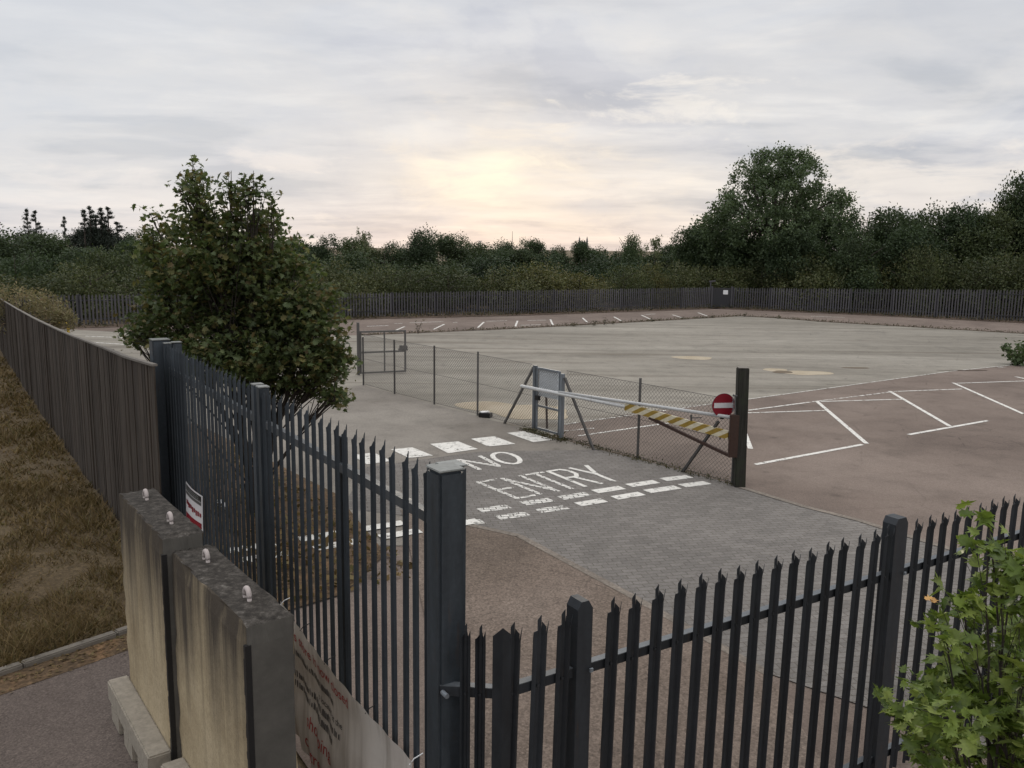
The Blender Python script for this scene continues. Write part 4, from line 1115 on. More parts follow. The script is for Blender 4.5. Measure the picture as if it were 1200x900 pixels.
# ------------------------------------------------------------------ litter and small things
bx = G(569, 489)
lb = thing('plastic_tray', bx, 'small black tray with white rubbish on it lying beside the wire fence', 'litter')
mb = MB(); mb.box(bx + ZA * 0.06, (0.30, 0.22, 0.12), ((0.95, -0.3, 0), (0.3, 0.95, 0), ZA)); mb.build('tray', m_black, lb, bevel=0.015)
mb = MB(); mb.box(bx + ZA * 0.135 + np.array([-0.02, 0, 0]), (0.22, 0.14, 0.03), ((0.9, 0.4, 0), (-0.4, 0.9, 0), ZA)); mb.build('paper', m_white, lb, bevel=0.01)
q = on_line(261, 606, -1.2); wb = thing('white_cabinet', FL(q[0], -1.2, 0.02), 'low white cabinet glimpsed between the spikes of the far gate leaf', 'cabinet')
zt_ = on_line(261, 590, -1.2)[1]; zb_ = on_line(261, 621, -1.2)[1]
mb = MB(); mb.box(FL(q[0], -1.2, (zt_ + zb_) / 2), (0.42, 0.10, zt_ - zb_), axis_line()); mb.build('box', m_white, wb, bevel=0.01)
mb = MB(); mb.box(FL(q[0], -1.2, zb_ / 2), (0.06, 0.05, zb_ - 0.01), axis_line()); mb.build('stand', m_cpost, wb)
q = at(1033.5, 782, 7.6)
bb = thing('bollard', (q[0], q[1], 0.0), 'short dark bollard with white bands half hidden behind the near spiked fence', 'bollard')
ztb = at(1033.5, 770, 7.6)[2]; 
mb = MB(); mb.tube([(q[0], q[1], 0), (q[0], q[1], ztb), (q[0], q[1], ztb + 0.03)], [0.06, 0.06, 0.04], 14); mb.build('shaft', m_black, bb, smooth=True)
for py in (777, 792):
    z = at(1033.5, py, 7.6)[2]; mb = MB(); mb.tube([(q[0], q[1], z - 0.045), (q[0], q[1], z + 0.04)], 0.063, 14); mb.build('white_band', m_white, bb, smooth=True)
yb = at(76, 380, 36.0); yt = at(76, 378, 36)
yh = thing('yellow_hoop', (yb[0], yb[1], 0), 'small yellow tubular hoop barrier beside the pale dry bush', 'barrier')
zt_ = at(76, 378.5, 36)[2]
mb = MB(); x0, y0 = yb[0], yb[1]
mb.tube([(x0 - 0.42, y0, 0), (x0 - 0.42, y0, zt_ - 0.08), (x0 - 0.34, y0, zt_), (x0 + 0.08, y0, zt_), (x0 + 0.12, y0, zt_ - 0.08), (x0 + 0.12, y0, 0)], 0.055, 8); mb.build('hoop', m_yellow, yh, smooth=True)
mb = MB(); mb.tube([(x0 - 0.42, y0, zt_ - 0.45), (x0 + 0.12, y0, zt_ - 0.45)], 0.045, 8); mb.build('cross_bar', m_yellow, yh, smooth=True)

# ------------------------------------------------------------------ far palisade fences
def far_fence(nodes, label, skip=()):
    """nodes: (px, py_base, py_top)"""
    P = [G(a, b) for a, b, c in nodes]; T = [at(a, c, p[1])[2] for (a, b, c), p in zip(nodes, P)]
    t = thing('palisade_fence', P[len(P) // 2], label, 'fence', 'far perimeter fence')
    cum = np.concatenate([[0], np.cumsum([np.linalg.norm(b - a) for a, b in zip(P[:-1], P[1:])])])
    PX = lambda s_: np.array([np.interp(s_, cum, [p[i] for p in P]) for i in range(2)] + [0.0])
    TZ = lambda s_: float(np.interp(s_, cum, T))
    L = cum[-1]; nb = int(round(L / 2.75)); bay = L / nb
    for k in range(nb):
        a, b = PX(k * bay), PX((k + 1) * bay); d = (b - a) / np.linalg.norm(b - a); y = np.cross(ZA, d)
        mb = MB(); n = 16
        for i in range(n):
            s_ = k * bay + bay * (i + 0.5) / n; p = PX(s_); h = TZ(s_) + RNG.normal() * 0.012; w = 0.042; ln = RNG.normal() * 0.012
            v = [p - d * w + ZA * .08, p + d * w + ZA * .08, p + d * (w + ln) + ZA * (h - .09), p + d * (0.012 + ln) + ZA * h, p + d * (ln - w) + ZA * (h - .09)]
            th = y * 0.02
            mb.add(v + [q_ + th for q_ in v], [(0, 1, 2, 3, 4), (9, 8, 7, 6, 5)] + [(j, j + 5, (j + 1) % 5 + 5, (j + 1) % 5) for j in range(5)])
        mb.build('pale_panel', m_farf, t)
        mb = MB(); h = TZ((k + .5) * bay)
        for z in (h - 0.3, 0.35): mb.bar(a + y * 0.045 + ZA * z, b + y * 0.045 + ZA * z, 0.05)
        mb.build('rail', m_farrail, t)
        mb = MB(); h = TZ(k * bay); mb.box(a + y * 0.09 + ZA * h / 2, (0.1, 0.07, h), (d, y, ZA)); mb.build('post', m_farrail, t)
    return t
far_fence([(20, 385.5, 346), (80, 383, 345), (420, 372.6, 343.2), (600, 368.6, 340), (832, 361, 336.5)], 'far dark spiked fence along the back of the car park, left of the corner gate')
far_fence([(858, 361.5, 336.7), (1000, 367.8, 338), (1200, 377.8, 339.2), (1330, 386, 341)], 'far dark spiked fence running right from the corner gate to the photo edge')
ga_, gb_ = G(833.5, 361.0), G(856.5, 361.4)
fg_ = thing('corner_gate', ga_, 'dark solid gate in the far corner of the fence with a small white notice', 'gate')
dd = (gb_ - ga_); Lc = np.linalg.norm(dd); dd /= Lc; yy = np.cross(ZA, dd); hz = at(845, 336.5, ga_[1])[2]
mb = MB(); n = 12
for i in range(n): mb.box(ga_ + dd * Lc * (i + 0.5) / n + ZA * (hz / 2 + .02), (Lc / n - 0.02, 0.03, hz - 0.12), (dd, yy, ZA))
mb.box(ga_ + dd * Lc / 2 + yy * 0.03 + ZA * hz * 0.5, (Lc - .1, 0.01, hz * 0.8), (dd, yy, ZA)); mb.build('boarded_leaf', m_farrail, fg_)
for p in (ga_, gb_):
    mb = MB(); mb.box(p + ZA * hz / 2, (0.12, 0.12, hz + 0.12), (dd, yy, ZA)); mb.build('gate_post', m_farf, fg_)
nq = at(850.3, 342.5, ga_[1] - 0.06); mb = MB(); mb.box(nq, (0.34, 0.012, 0.30), (dd, yy, ZA)); mb.build('notice', m_white, fg_)
dl = at(834, 331, ga_[1]); mb = MB()
mb.bar((dl[0], dl[1] + .3, 0), (dl[0], dl[1] + .3, at(834, 329.5, ga_[1])[2]), 0.08); mb.bar(at(831, 329.8, ga_[1] + .3), at(838.5, 329.2, ga_[1] + .3), 0.10)
lp = mb.build('lamp_post', m_farf); tag(lp, 'stubby twin-headed post standing just behind the far corner gate', 'post')

# ------------------------------------------------------------------ skyline: church tower, mast, pole
def far_at(px, py, Y): return at(px, py, Y)
YT = 420.0
cb = far_at(683, 300, YT); ctz = far_at(683, 283.5, YT)[2]
ch = thing('church_tower', (cb[0], cb[1], -0.5), 'distant pinnacled church tower rising behind the dark trees', 'church tower')
w_ = 10 / 1000 * YT
mb = MB(); mb.box((cb[0], cb[1], ctz / 2 - 1), (w_, w_, ctz + 2)); 
for k in range(4):
    mb.box((cb[0] - w_ * 0.375 + w_ * 0.25 * k, cb[1] - w_ / 2 + 0.2, ctz + 0.25), (w_ * 0.14, 0.4, 0.5))
mb.build('tower', m_tower, ch)
for i in (-1, 1):
    for j in (-1, 1):
        p = np.array([cb[0] + i * (w_ / 2 - .25), cb[1] + j * (w_ / 2 - .25), ctz]); mb = MB()
        mb.tube([p, p + ZA * 0.9, p + ZA * 2.6], [0.34, 0.28, 0.03], 6); mb.build('pinnacle', m_tower, ch)
mp = far_at(600.5, 271, 300); mb = MB(); mb.tube([(mp[0], mp[1], -1), (mp[0], mp[1], mp[2] * 0.7), (mp[0], mp[1], mp[2])], [0.16, 0.11, 0.06], 6)
tag(mb.build('radio_mast', m_tower), 'thin distant mast on the skyline left of the church tower', 'mast')
mp = far_at(562.5, 283, 150); ls = thing('lamp_post', (mp[0], mp[1], 0), 'slim pale pole above the hedge in the middle of the skyline', 'lamp post')
mb = MB(); mb.tube([(mp[0], mp[1], 0), (mp[0], mp[1], mp[2])], 0.09, 6); mb.build('pole', m_galv, ls)
mb = MB(); mb.box((mp[0], mp[1], mp[2] + 0.05), (0.7, 0.25, 0.12)); mb.build('lamp_head', m_galv, ls)

# ------------------------------------------------------------------ vegetation
def shape_points(kind, H, Wd, rng, dens=1.0):
    pts = []
    if kind == 'shrub':
        for k in range(7):
            a = rng.uniform(0, 6.28); r = rng.uniform(0, 0.32) * Wd
            h = H * rng.uniform(0.55, 1.0); rr = Wd * rng.uniform(0.2, 0.3)
            pts.append(clump_points((r * math.cos(a), r * math.sin(a), h * 0.52), (rr, rr, h * 0.5), int(30 * dens), 14, 0.19, rng, 0.6))
    elif kind == 'round':
        for k in range(12):
            a = rng.uniform(0, 6.28); r = rng.uniform(0.05, 0.36) * Wd; z = H * rng.uniform(0.25, 0.86)
            f = 1 - max(0, z / H - 0.5) * 1.0; rr = Wd * rng.uniform(0.15, 0.24)
            pts.append(clump_points((r * f * math.cos(a), r * f * math.sin(a), z), (rr, rr, min(rr * 0.8, (H - z))), int(24 * dens), 18, 0.26, rng, 0.55))
    elif kind == 'conifer':
        n = 17
        for k in range(n):
            z = H * (0.12 + 0.88 * k / (n - 1)); rr = Wd * 0.5 * (1 - 0.97 * k / (n - 1)) ** 0.8
            for j in range(max(3, int(9 * (1 - k / n)))):
                a = rng.uniform(0, 6.28); L = rr * rng.uniform(0.5, 1.25); t = rng.uniform(0.15, 1, int(26 * dens))
                pts.append(np.stack([t * L * math.cos(a), t * L * math.sin(a), z + t * L * 0.30 + rng.normal(size=len(t)) * 0.06], 1) + rng.normal(size=(len(t), 3)) * 0.06)
        t = rng.uniform(0.6, 1, 60); pts.append(np.stack([rng.normal(size=60) * .07, rng.normal(size=60) * .07, t * H], 1))
    elif kind == 'sparse':
        for k in range(16):
            a = rng.uniform(0, 6.28); r = rng.uniform(0.0, 0.4) * Wd; z = H * rng.uniform(0.4, 0.97)
            pts.append(clump_points((r * math.cos(a), r * math.sin(a), z), (Wd * .12, Wd * .12, H * .07), int(10 * dens), 6, 0.15, rng, 0.2))
    return np.concatenate(pts)
def tree_mesh(kind, H, Wd, mat, seed, leaf=0.3, dens=1.0):
    rng = np.random.default_rng(seed); P = shape_points(kind, H, Wd, rng, dens); P[:, 2] = np.maximum(P[:, 2], 0.1)
    return leaf_mesh('crown', P, leaf, mat, LEAF_QUAD if kind != 'conifer' else LEAF_LONG, 0.25, 0.4, rng)
def trunk_mesh(kind, H, Wd, seed):
    rng = np.random.default_rng(seed); mb = MB(); r = H * 0.02
    mb.tube([(0, 0, -0.5), (0.01 * H, 0, H * 0.4), (0, 0.0, H * (0.98 if kind == 'conifer' else 0.85))], [r, r * .7, r * .2], 7)
    if kind != 'conifer':
        for k in range(6):
            a = rng.uniform(0, 6.28); z = H * rng.uniform(0.25, 0.6)
            limb(mb, (0, 0, z), (Wd * .3 * math.cos(a), Wd * .3 * math.sin(a), z + H * .25), r * .5, r * .12, 0.1, 4, rng, 5)
    o = mb.build('trunk', m_bark); me = o.data; bpy.data.objects.remove(o); return me
PROTO = {}
def proto(key, kind, H, Wd, mat, seed, leaf, dens):
    if key not in PROTO: PROTO[key] = (tree_mesh(kind, H, Wd, mat, seed, leaf, dens), trunk_mesh(kind, H, Wd, seed), H, Wd)
    return PROTO[key]
def plant(name, key, px, top, Y, wpx, label, cat, group=None, z0=0.0, sxf=1.0):
    cr, tr, H, Wd = PROTO[key]
    p = at(px, top, Y); hh = p[2] - z0; ww = wpx / 1000 * Y
    t = thing(name, (p[0], p[1], z0), label, cat, group)
    a = random.uniform(0, 6.28)
    for nm, me in (('crown', cr), ('trunk', tr)):
        o = bpy.data.objects.new(nm, me); COL.objects.link(o); o.parent = t
        o.scale = (ww / Wd, ww / Wd, hh / H); o.rotation_euler = (0, 0, a)
    return t
for i in range(4):
    proto('shrub%d' % i, 'shrub', 3.2, 6.0, m_olive, 100 + i, 0.12, 3.6)
    proto('dshrub%d' % i, 'shrub', 3.2, 6.0, m_dark, 130 + i, 0.13, 3.0)
    proto('round%d' % i, 'round', 7.0, 7.0, m_dark, 200 + i, 0.18, 3.6)
for i in range(2): proto('con%d' % i, 'conifer', 8.0, 4.2, m_conif, 300 + i, 0.22, 2.2)
proto('pine', 'round', 7.0, 5.0, m_conif, 340, 0.18, 3.0)
proto('rgreen', 'round', 6.0, 4.5, m_poplar, 402, 0.16, 2.6)
proto('sparse', 'sparse', 6.0, 3.5, m_pale, 401, 0.2, 1.2)

# shrub belt just behind the far fence (front row)
r = random.Random(5); px = -30; k = 0
def fence_depth(px):
    return float(np.interp(px, [-60, 80, 420, 600, 833, 1000, 1200, 1330], [39, 41.7, 49, 53.2, 62.3, 58.2, 52.8, 49]))
while px < 1260:
    top = np.interp(px, [0, 160, 400, 600, 760, 900, 1000, 1200], [312, 312, 306, 306, 312, 306, 292, 288]) + r.uniform(-5, 6)
    w = r.uniform(95, 140) * 50 / fence_depth(px)
    plant('shrub', 'shrub%d' % (k % 4), px, top, fence_depth(px) + 4.0 + r.uniform(-0.5, 1.5), w,
          'olive green shrub in the front row of the belt just behind the far fence', 'shrub', 'front row of shrubs behind the far fence')
    px += w * 0.42; k += 1
px = -30
while px < 1260:
    top = np.interp(px, [0, 160, 400, 600, 760, 900, 1000, 1200], [292, 290, 292, 294, 298, 290, 272, 262]) + r.uniform(-6, 6)
    w = r.uniform(90, 130)
    plant('shrub', 'dshrub%d' % (k % 4), px, top, fence_depth(px) + 11 + r.uniform(-1, 2), w,
          'dark green shrub in the second row behind the olive shrubs', 'shrub', 'second row of shrubs behind the far fence')
    px += w * 0.5; k += 1
# skyline trees
sky_trees = [(755, 290, 84, 60), (790, 288, 84, 60), (725, 294, 90, 50), (770, 296, 76, 60), (640, 292, 86, 50), (610, 293, 86, 50), (-10, 268, 62, 120), (60, 272, 66, 90), (165, 271, 66, 90), (105, 292, 58, 90), (25, 300, 55, 90), (345, 278, 70, 70), (380, 277, 70, 60), (420, 281, 74, 70), (495, 268, 72, 62), (528, 273, 74, 66),
             (465, 285, 75, 60), (560, 286, 78, 60), (592, 282, 95, 50), (627, 279, 95, 45), (655, 289, 90, 40), (683, 284.5, 92, 40), (700, 290, 96, 44), (577, 291, 85, 60),
             (840, 250, 74, 70), (815, 268, 72, 66), (880, 262, 70, 90), (960, 245, 70, 80), (1005, 252, 68, 80), (1050, 248, 66, 90), (1095, 243, 66, 90), (1140, 238, 64, 90), (1180, 228, 64, 80), (1205, 206, 64, 70), (1075, 262, 62, 90), (1160, 262, 62, 90), (1010, 268, 62, 80), (930, 272, 64, 80)]
for i, (px, top, Y, w) in enumerate(sky_trees):
    right = px > 780
    plant('broadleaf_tree', 'round%d' % (i % 4), px, top, Y, w * 1.12,
          'dark broadleaf tree on the right-hand skyline behind the shrub belt' if right else 'dark broadleaf tree on the left and middle skyline behind the shrub belt', 'tree',
          'right-hand skyline trees' if right else 'left and middle skyline trees')
plant('conifer_tree', 'con0', 31, 247, 78, 42, 'left spire of the pair of thin dark conifers at the far left', 'tree')
plant('conifer_tree', 'con1', 41, 249, 80, 46, 'right spire of the pair of thin dark conifers at the far left', 'tree')
plant('conifer_tree', 'con0', 75, 256, 76, 36, 'short lone conifer tip between the thin pair and the dense conifer clump', 'tree')
for i, (px, top, w) in enumerate(((98, 248, 34), (105, 244, 34), (118, 246, 36), (126, 245, 34), (112, 254, 60), (137, 262, 40))):
    plant('conifer_tree', 'con%d' % (i % 2), px, top, 76 + i * 0.8, w * 1.6, 'dark conifer in the dense clump rising left of the big leafy tree', 'tree', 'dense conifer clump')
for px, top, w in ((108, 254, 46), (125, 256, 44), (140, 264, 40), (92, 263, 34)):
    plant('pine_tree', 'pine', px, top, 78, w, 'dark bushy pine filling the dense conifer clump left of the big leafy tree', 'tree', 'pines in the dense conifer clump')
plant('pine_tree', 'pine', 36, 262, 82, 50, 'dark bushy pine below the pair of thin conifers at the far left', 'tree')
plant('broadleaf_tree', 'rgreen', 737, 263, 74, 36, 'small rounded green tree standing up alone right of the church tower', 'tree')
plant('broadleaf_tree', 'sparse', 768, 270, 74, 26, 'thin pale see-through tree just right of the small rounded tree', 'tree')
plant('broadleaf_tree', 'sparse', 427, 261, 70, 22, 'thin spiky tree top on the skyline right of the big leafy tree', 'tree')

# tall tree on the right
def big_tree():
    rng = np.random.default_rng(77); Y = 68.0
    b = at(905, 330, Y); t = thing('tall_tree', (b[0], b[1], 0), 'tallest tree, an airy green one standing above the right-hand skyline', 'tree')
    blobs = [(905, 200, 36, 24), (935, 192, 24, 18), (880, 208, 26, 22), (950, 212, 22, 22), (870, 235, 30, 24), (915, 235, 46, 28), (955, 240, 26, 24), (858, 258, 34, 24), (905, 270, 56, 30), (960, 270, 38, 30),
             (985, 232, 18, 18), (990, 255, 20, 24), (892, 186, 14, 10), (915, 182, 16, 9), (905, 225, 40, 30), (925, 260, 45, 28), (850, 240, 18, 16), (940, 186, 18, 8), (835, 268, 26, 20), (930, 300, 70, 30), (860, 295, 50, 26)]
    pts = []; mb = MB()
    trunk_top = at(908, 215, Y); base = np.array([b[0], b[1], -0.3])
    mb.tube([base, (base + trunk_top) / 2 + np.array([0.3, 0, 0]), trunk_top], [0.42, 0.28, 0.08], 8)
    for (x, y, rx, ry) in blobs:
        c = at(x, y, Y + rng.uniform(-2.5, 2.5)); k = Y / 1000
        vol = rx * ry
        pts.append(clump_points(c, (rx * k * .86, rx * k * 0.8, ry * k * .86), int(10 + vol * 0.052), 44, 0.24, rng, 0.5))
        j = base * 0.45 + trunk_top * 0.55; j = base + (trunk_top - base) * rng.uniform(0.35, 0.7)
        limb(mb, j, c, 0.16, 0.04, 0.05, 5, rng, 6)
    me = leaf_mesh('crown', np.concatenate(pts), 0.19, m_poplar, LEAF_QUAD, 0.3, 0.35, rng)
    link('crown', me, t); mb.build('trunk', m_bark, t)
big_tree()

# leafy tree by the gate
def leafy_tree():
    rng = np.random.default_rng(21); Y = 12.6
    base = G(300, 585); base = at(300, 585, Y); base[2] = 0.02
    t = thing('leafy_tree', base, 'big bushy sycamore-like tree with some yellowing leaves, directly behind the far gate leaf', 'tree')
    k = Y / 1000
    blobs = [(222, 290, 48, 40, 1), (285, 300, 58, 48, 1), (250, 345, 75, 48, 1), (325, 345, 58, 50, 1), (285, 395, 95, 46, 1), (365, 405, 48, 44, 1.1), (205, 372, 48, 36, 1), (335, 432, 66, 34, 1.5), (280, 425, 50, 26, 1.2), (290, 355, 70, 46, .7), (255, 300, 62, 44, .8), (320, 300, 34, 40, .7), (386, 425, 29, 34, 1.1), (352, 372, 40, 32, .8),
             (180, 310, 20, 40, 0.8), (172, 395, 22, 16, .8), (375, 350, 30, 22, .5), (385, 462, 20, 14, 1), (230, 415, 50, 22, .7),
             (230, 240, 27, 34, .8), (226, 206, 14, 20, .8), (240, 262, 20, 18, .9), (271, 232, 14, 32, .7), (297, 230, 17, 30, .7), (321, 246, 12, 13, .6), (178, 254, 12, 7, .6), (305, 262, 30, 18, .8), (392, 462, 14, 20, .6), (160, 400, 14, 10, .7)]
    pts = []; mb = MB(); stems = []
    fork = [base + np.array([dx, dy, 0.5]) for dx, dy in ((-.12, 0), (.1, .05), (0.02, -.1), (.2, -.05))]
    for f in fork: mb.tube([base + (f - base) * 0.1 - ZA * 0.05, f], [0.085, 0.065], 8)
    for i, (x, y, rx, ry, dn) in enumerate(blobs):
        thin = rx < 32
        c = at(x, y, Y + (rng.uniform(-0.6, 0.7) if not thin else rng.uniform(-.4, .4)))
        nclump = int((9 + rx * ry * 0.085) * dn * (0.5 if thin else 0.72))
        g_ = 0.92 if thin else 1.05
        cl = blob_points(c, (rx * k * g_, rx * k * 0.95, ry * k * g_), nclump, rng, 0.12 if thin else 0.35)
        for q_ in cl:
            n = rng.integers(6, 15)
            pts.append(q_ + rng.normal(size=(n, 3)) * np.array([0.085, 0.085, 0.06]))
        f = fork[i % 4]
        lp_ = limb(mb, f, c - ZA * ry * k * 0.3, 0.035 if not thin else 0.016, 0.008, 0.08, 6, rng, 6)
        for q_ in (cl if thin else cl[::6]):
            st = lp_[rng.integers(3, 7)]; limb(mb, st, q_, 0.010, 0.004, 0.06, 3, rng, 4)
        if thin and ry > 18:
            top = at(x, y - ry, Y); mb.tube([c - ZA * ry * k * 0.5, c, top], [0.014, 0.010, 0.004], 5)
    me = leaf_mesh('crown', np.concatenate(pts), 0.078, m_maple, MAPLE, 0.5, 0.5, rng)
    link('crown', me, t); mb.build('trunk', m_bark, t)
leafy_tree()

# maple sapling at the lower right
def sapling():
    rng = np.random.default_rng(33); Y = 4.5
    base = at(1160, 1150, Y); base[2] = 0.0
    t = thing('maple_sapling', base, 'fresh green young maple in front of the near spiked fence, at the right edge', 'tree')
    regs = [(1150, 640, 22, 30, 10), (1175, 655, 26, 30, 14), (1195, 690, 26, 40, 18), (1120, 700, 26, 22, 9), (1150, 720, 40, 26, 18), (1100, 735, 28, 20, 8), (1150, 770, 55, 30, 30), (1195, 770, 30, 50, 26), (1110, 790, 40, 24, 18),
            (1075, 800, 26, 18, 9), (1045, 822, 22, 12, 6), (1100, 835, 48, 26, 26), (1160, 830, 50, 36, 40), (1080, 865, 36, 24, 20), (1140, 880, 60, 30, 46), (1190, 870, 40, 40, 40), (1060, 845, 20, 16, 6), (1205, 820, 30, 60, 30), (1100, 910, 50, 30, 30), (1180, 930, 60, 40, 40), (1150, 605, 12, 12, 3), (1200, 735, 30, 30, 14), (1165, 690, 22, 22, 10)]
    pts = []; mb = MB(); k = Y / 1000
    for (x, y, rx, ry, n) in regs:
        c = at(x + 8, y + 6, Y + rng.uniform(-.35, .35)); p = blob_points(c, (rx * k, 0.28, ry * k), int(n * 2.7), rng, 0.1); pts.append(p)
        a = at(1165 + rng.uniform(-20, 20), 1000, Y)
        lp_ = limb(mb, a, c, 0.010, 0.004, 0.05, 6, rng, 5)
        for q_ in p[::5]: limb(mb, lp_[rng.integers(3, 7)], q_ - ZA * 0.004, 0.0028, 0.0016, 0.05, 3, rng, 4)
    for x in (1150, 1170, 1190):
        limb(mb, base, at(x, 1000, Y), 0.02, 0.01, 0.02, 5, rng, 6)
    me = leaf_mesh('crown', np.concatenate(pts), 0.088, m_sap, MAPLE, 0.55, 0.45, rng)
    link('crown', me, t); mb.build('stem', m_bark, t)
    mz_ = leaf_mesh('turning_leaf', [at(1089, 701, Y - .1), at(1094, 703, Y - .1)], 0.05, m_sapred, MAPLE, 0.5, 0.3, rng); link('turning_leaf', mz_, t)
sapling()

# dry bush on the left
def dry_bush():
    rng = np.random.default_rng(55); Y = 34.0
    b = at(30, 380, Y); t = thing('dry_bush', (b[0], b[1], 0), 'large pale yellowish bush behind the far end of the wooden fence', 'bush'); k = Y / 1000; pts = []
    for (x, y, rx, ry) in ((10, 352, 30, 20), (40, 355, 26, 18), (60, 364, 22, 16), (-20, 355, 30, 24), (30, 372, 50, 18), (75, 375, 14, 11)):
        c = at(x, y, Y + rng.uniform(-.6, .6)); pts.append(clump_points(c, (rx * k, rx * k * .9, ry * k), 170, 8, 0.09, rng, 0.5))
    P = np.concatenate(pts); P[:, 2] = np.maximum(P[:, 2], 0.05)
    link('crown', leaf_mesh('crown', P, 0.12, m_drybush, LEAF_LONG, 0.3, 0.4, rng), t)
    mb = MB()
    for q_ in P[::260]: limb(mb, (b[0], b[1], 0), q_, 0.05, 0.01, 0.05, 4, rng, 5)
    mb.build('stem', m_bark, t)
dry_bush()
def small_plant(px, py, w, h, n, leaf, mat, name, label, seed, group=None, lt=LEAF_LONG):
    rng = np.random.default_rng(seed); b = G(px, py); k = b[1] / 1000; mb = MB()
    t = thing(name, b, label, 'plant', group); pts = []
    for i in range(max(4, n // 12)):
        a = rng.uniform(0, 6.28); e = b + np.array([math.cos(a) * w * k * .5 * rng.uniform(.3, 1), math.sin(a) * w * k * .4, h * k * rng.uniform(.6, 1)])
        lp_ = limb(mb, b, e, 0.012, 0.004, 0.1, 5, rng, 4)
        for q_ in lp_[1:]: pts.append(q_ + rng.normal(size=(max(2, n // 20), 3)) * leaf * 0.6)
    link('leaves', leaf_mesh('leaves', np.concatenate(pts), leaf, mat, lt, 0.3, 0.4, rng), t); mb.build('stems', m_bark, t)
    return t
small_plant(1192, 428, 40, 26, 150, 0.16, m_greenweed, 'weed_bush', 'green weedy bush growing on the slab edge at the far right', 61, None, LEAF_QUAD)
small_plant(490, 391, 10, 15, 40, 0.12, m_weed, 'weed', 'tall lone weed on the slab edge beyond the open mesh gate', 62)
for i, (px, py, h) in enumerate(((697, 381.5, 6), (708, 380.8, 8), (718, 380, 5), (672, 382.6, 4), (765, 377, 4), (873, 371, 4), (835, 372.6, 4), (912, 373.4, 3))):
    small_plant(px, py, 7, h, 24, 0.12, m_weed, 'weed', 'short weed tuft along the far edge of the grey slab', 70 + i, 'weed tufts on the slab edge')
# weeds under the wire fence and along verges as ground cover
def scatter_strip(name, pts, w, n, leaf, h, mat, seed, lt=LEAF_LONG, up=0.1):
    rng = np.random.default_rng(seed); P = []
    pts = [np.array(p, float) for p in pts]; Ls = np.array([np.linalg.norm(b - a) for a, b in zip(pts[:-1], pts[1:])]); pr = Ls / Ls.sum()
    seg = rng.choice(len(Ls), n, p=pr)
    cl = np.clip(rng.normal(size=n) * 0.02 + rng.choice(np.linspace(0, 1, 60), n), 0, 1)
    for i in range(n):
        a, b = pts[seg[i]], pts[seg[i] + 1]; d = (b - a) / np.linalg.norm(b - a)
        P.append(a + (b - a) * cl[i] + np.array([-d[1], d[0], 0]) * rng.normal() * w * .35 + ZA * abs(rng.normal()) * h * .5)
    o = link(name, leaf_mesh(name, P, leaf, mat, lt, up, 0.5, rng)); return tag(o, kind='stuff')
tag(scatter_strip('fence_weeds', Gs([(661, 515.5), (747, 538.5), (864, 570)]), 0.22, 900, 0.07, 0.08, m_weed, 81), 'low dry weeds along the foot of the wire fence', 'weeds')
tag(scatter_strip('gate_weeds', Gs([(612, 503), (640, 512), (662, 518)]), 0.25, 450, 0.09, 0.10, m_weed, 82), 'low weeds at the foot of the narrow framed gate', 'weeds')
tag(scatter_strip('slab_weeds', kp[:-1], 0.35, 2600, 0.12, 0.13, m_weed, 83), 'thin line of dry weeds along the far edge of the grey slab', 'weeds')
tag(scatter_strip('verge_weeds', vg[:-1], 1.4, 5000, 0.2, 0.3, m_weed, 84), 'brown undergrowth along the foot of the far fence', 'weeds')
# fallen leaves and undergrowth in the bed behind the gate
rng = np.random.default_rng(90); P = []
for i in range(1800):
    s_ = rng.uniform(S3 + 5.2, 6); P.append(FL(s_, rng.uniform(-2.6, -0.3), 0.03 + abs(rng.normal()) * 0.05))
tag(link('bed_undergrowth', leaf_mesh('bed_undergrowth', P, 0.10, m_grass, LEAF_QUAD, 0.4, 0.4, rng)), 'dry leaves and undergrowth in the bed behind the gate', 'undergrowth', None, 'stuff')
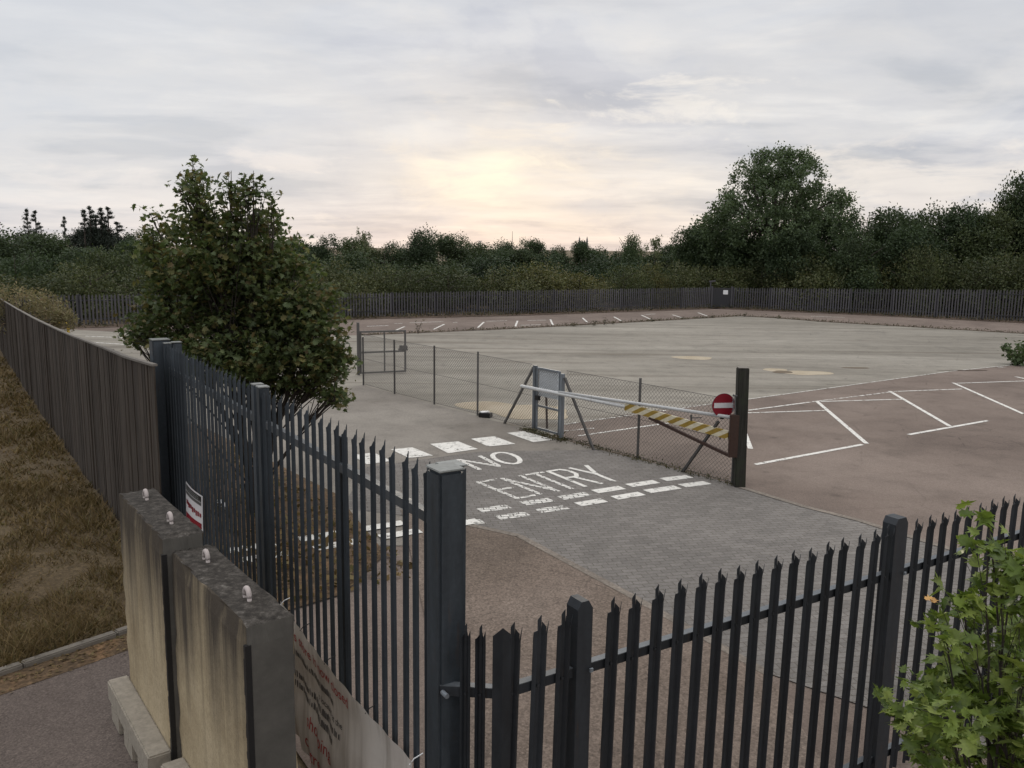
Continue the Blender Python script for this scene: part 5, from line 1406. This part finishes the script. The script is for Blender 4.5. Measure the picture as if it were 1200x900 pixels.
# dry grass bank
def grass():
    rng = np.random.default_rng(91); V = []; Fc = []
    n = 56000
    s_ = -2.2 + 34 * rng.uniform(0, 1, n) ** 1.7; l_ = 0.36 + rng.uniform(0, 1, n) * (2.2 + 0.22 * (s_ + 2.2))
    gx = np.sin(s_ * 2.1 + l_ * 3.3) + np.sin(s_ * 0.9 - l_ * 1.7) 
    V = np.zeros((n, 3, 3)); gy = np.sin(s_ * 5.3 + 2 * np.sin(l_ * 4.1)) * np.sin(l_ * 6.1 + np.sin(s_ * 3.7)); h = (0.055 + 0.11 * rng.uniform(0, 1, n) ** 2) * (1.0 + 0.35 * gx + 0.55 * gy); keep = (gy + 0.5 * gx + rng.normal(size=n) * 0.35) > -1.05; h = np.where(keep, np.maximum(h, 0.02), 0.004)
    for i in range(n):
        s1, l1 = s_[i], l_[i]
        p = FL(s1, l1, outer_ground(s1) - 0.02 + (0.05 * math.sin(s1 * 1.7 + l1 * 2.3) * min(1, l1 / 3) if s1 > 1 else 0))
        if (p - ka) @ np.array([-kd[1], kd[0], 0]) < 0.08 and (p - ka) @ kd > -60: V[i] = -5; continue
        a = rng.uniform(0, 6.28); w = 0.006 + 0.004 * (s_[i] + 2.2) / 4; dx = np.array([math.cos(a), math.sin(a), 0])
        tip = np.array([rng.normal() * 0.8, rng.normal() * 0.8, 1.0]) * h[i]
        V[i, 0] = p - dx * w; V[i, 1] = p + dx * w; V[i, 2] = p + tip
    V = V[V[:, 0, 2] > -4]; n = len(V)
    me = bpy.data.meshes.new('dry_grass'); me.vertices.add(3 * n); me.vertices.foreach_set('co', V.astype(np.float32).ravel())
    me.loops.add(3 * n); me.loops.foreach_set('vertex_index', np.arange(3 * n, dtype=np.int32)); me.polygons.add(n); me.polygons.foreach_set('loop_start', np.arange(0, 3 * n, 3, dtype=np.int32))
    me.update(calc_edges=True); me.materials.append(m_grass)
    tag(link('dry_grass', me), 'parched brown grass on the bank left of the wooden fence', 'grass', None, 'stuff')
grass()
rng = np.random.default_rng(92)
P = [kb2 + (ka2 - kb2) * rng.uniform(0, .12) + nn * rng.normal() * 0.12 + nn * 0.2 + ZA * 0.02 for i in range(500)]
tag(link('gutter_leaves', leaf_mesh('gutter_leaves', P, 0.035, m_grass, LEAF_QUAD, 0.7, 0.5, rng)), 'fallen leaves in the gutter by the kerb', 'leaves', None, 'stuff')
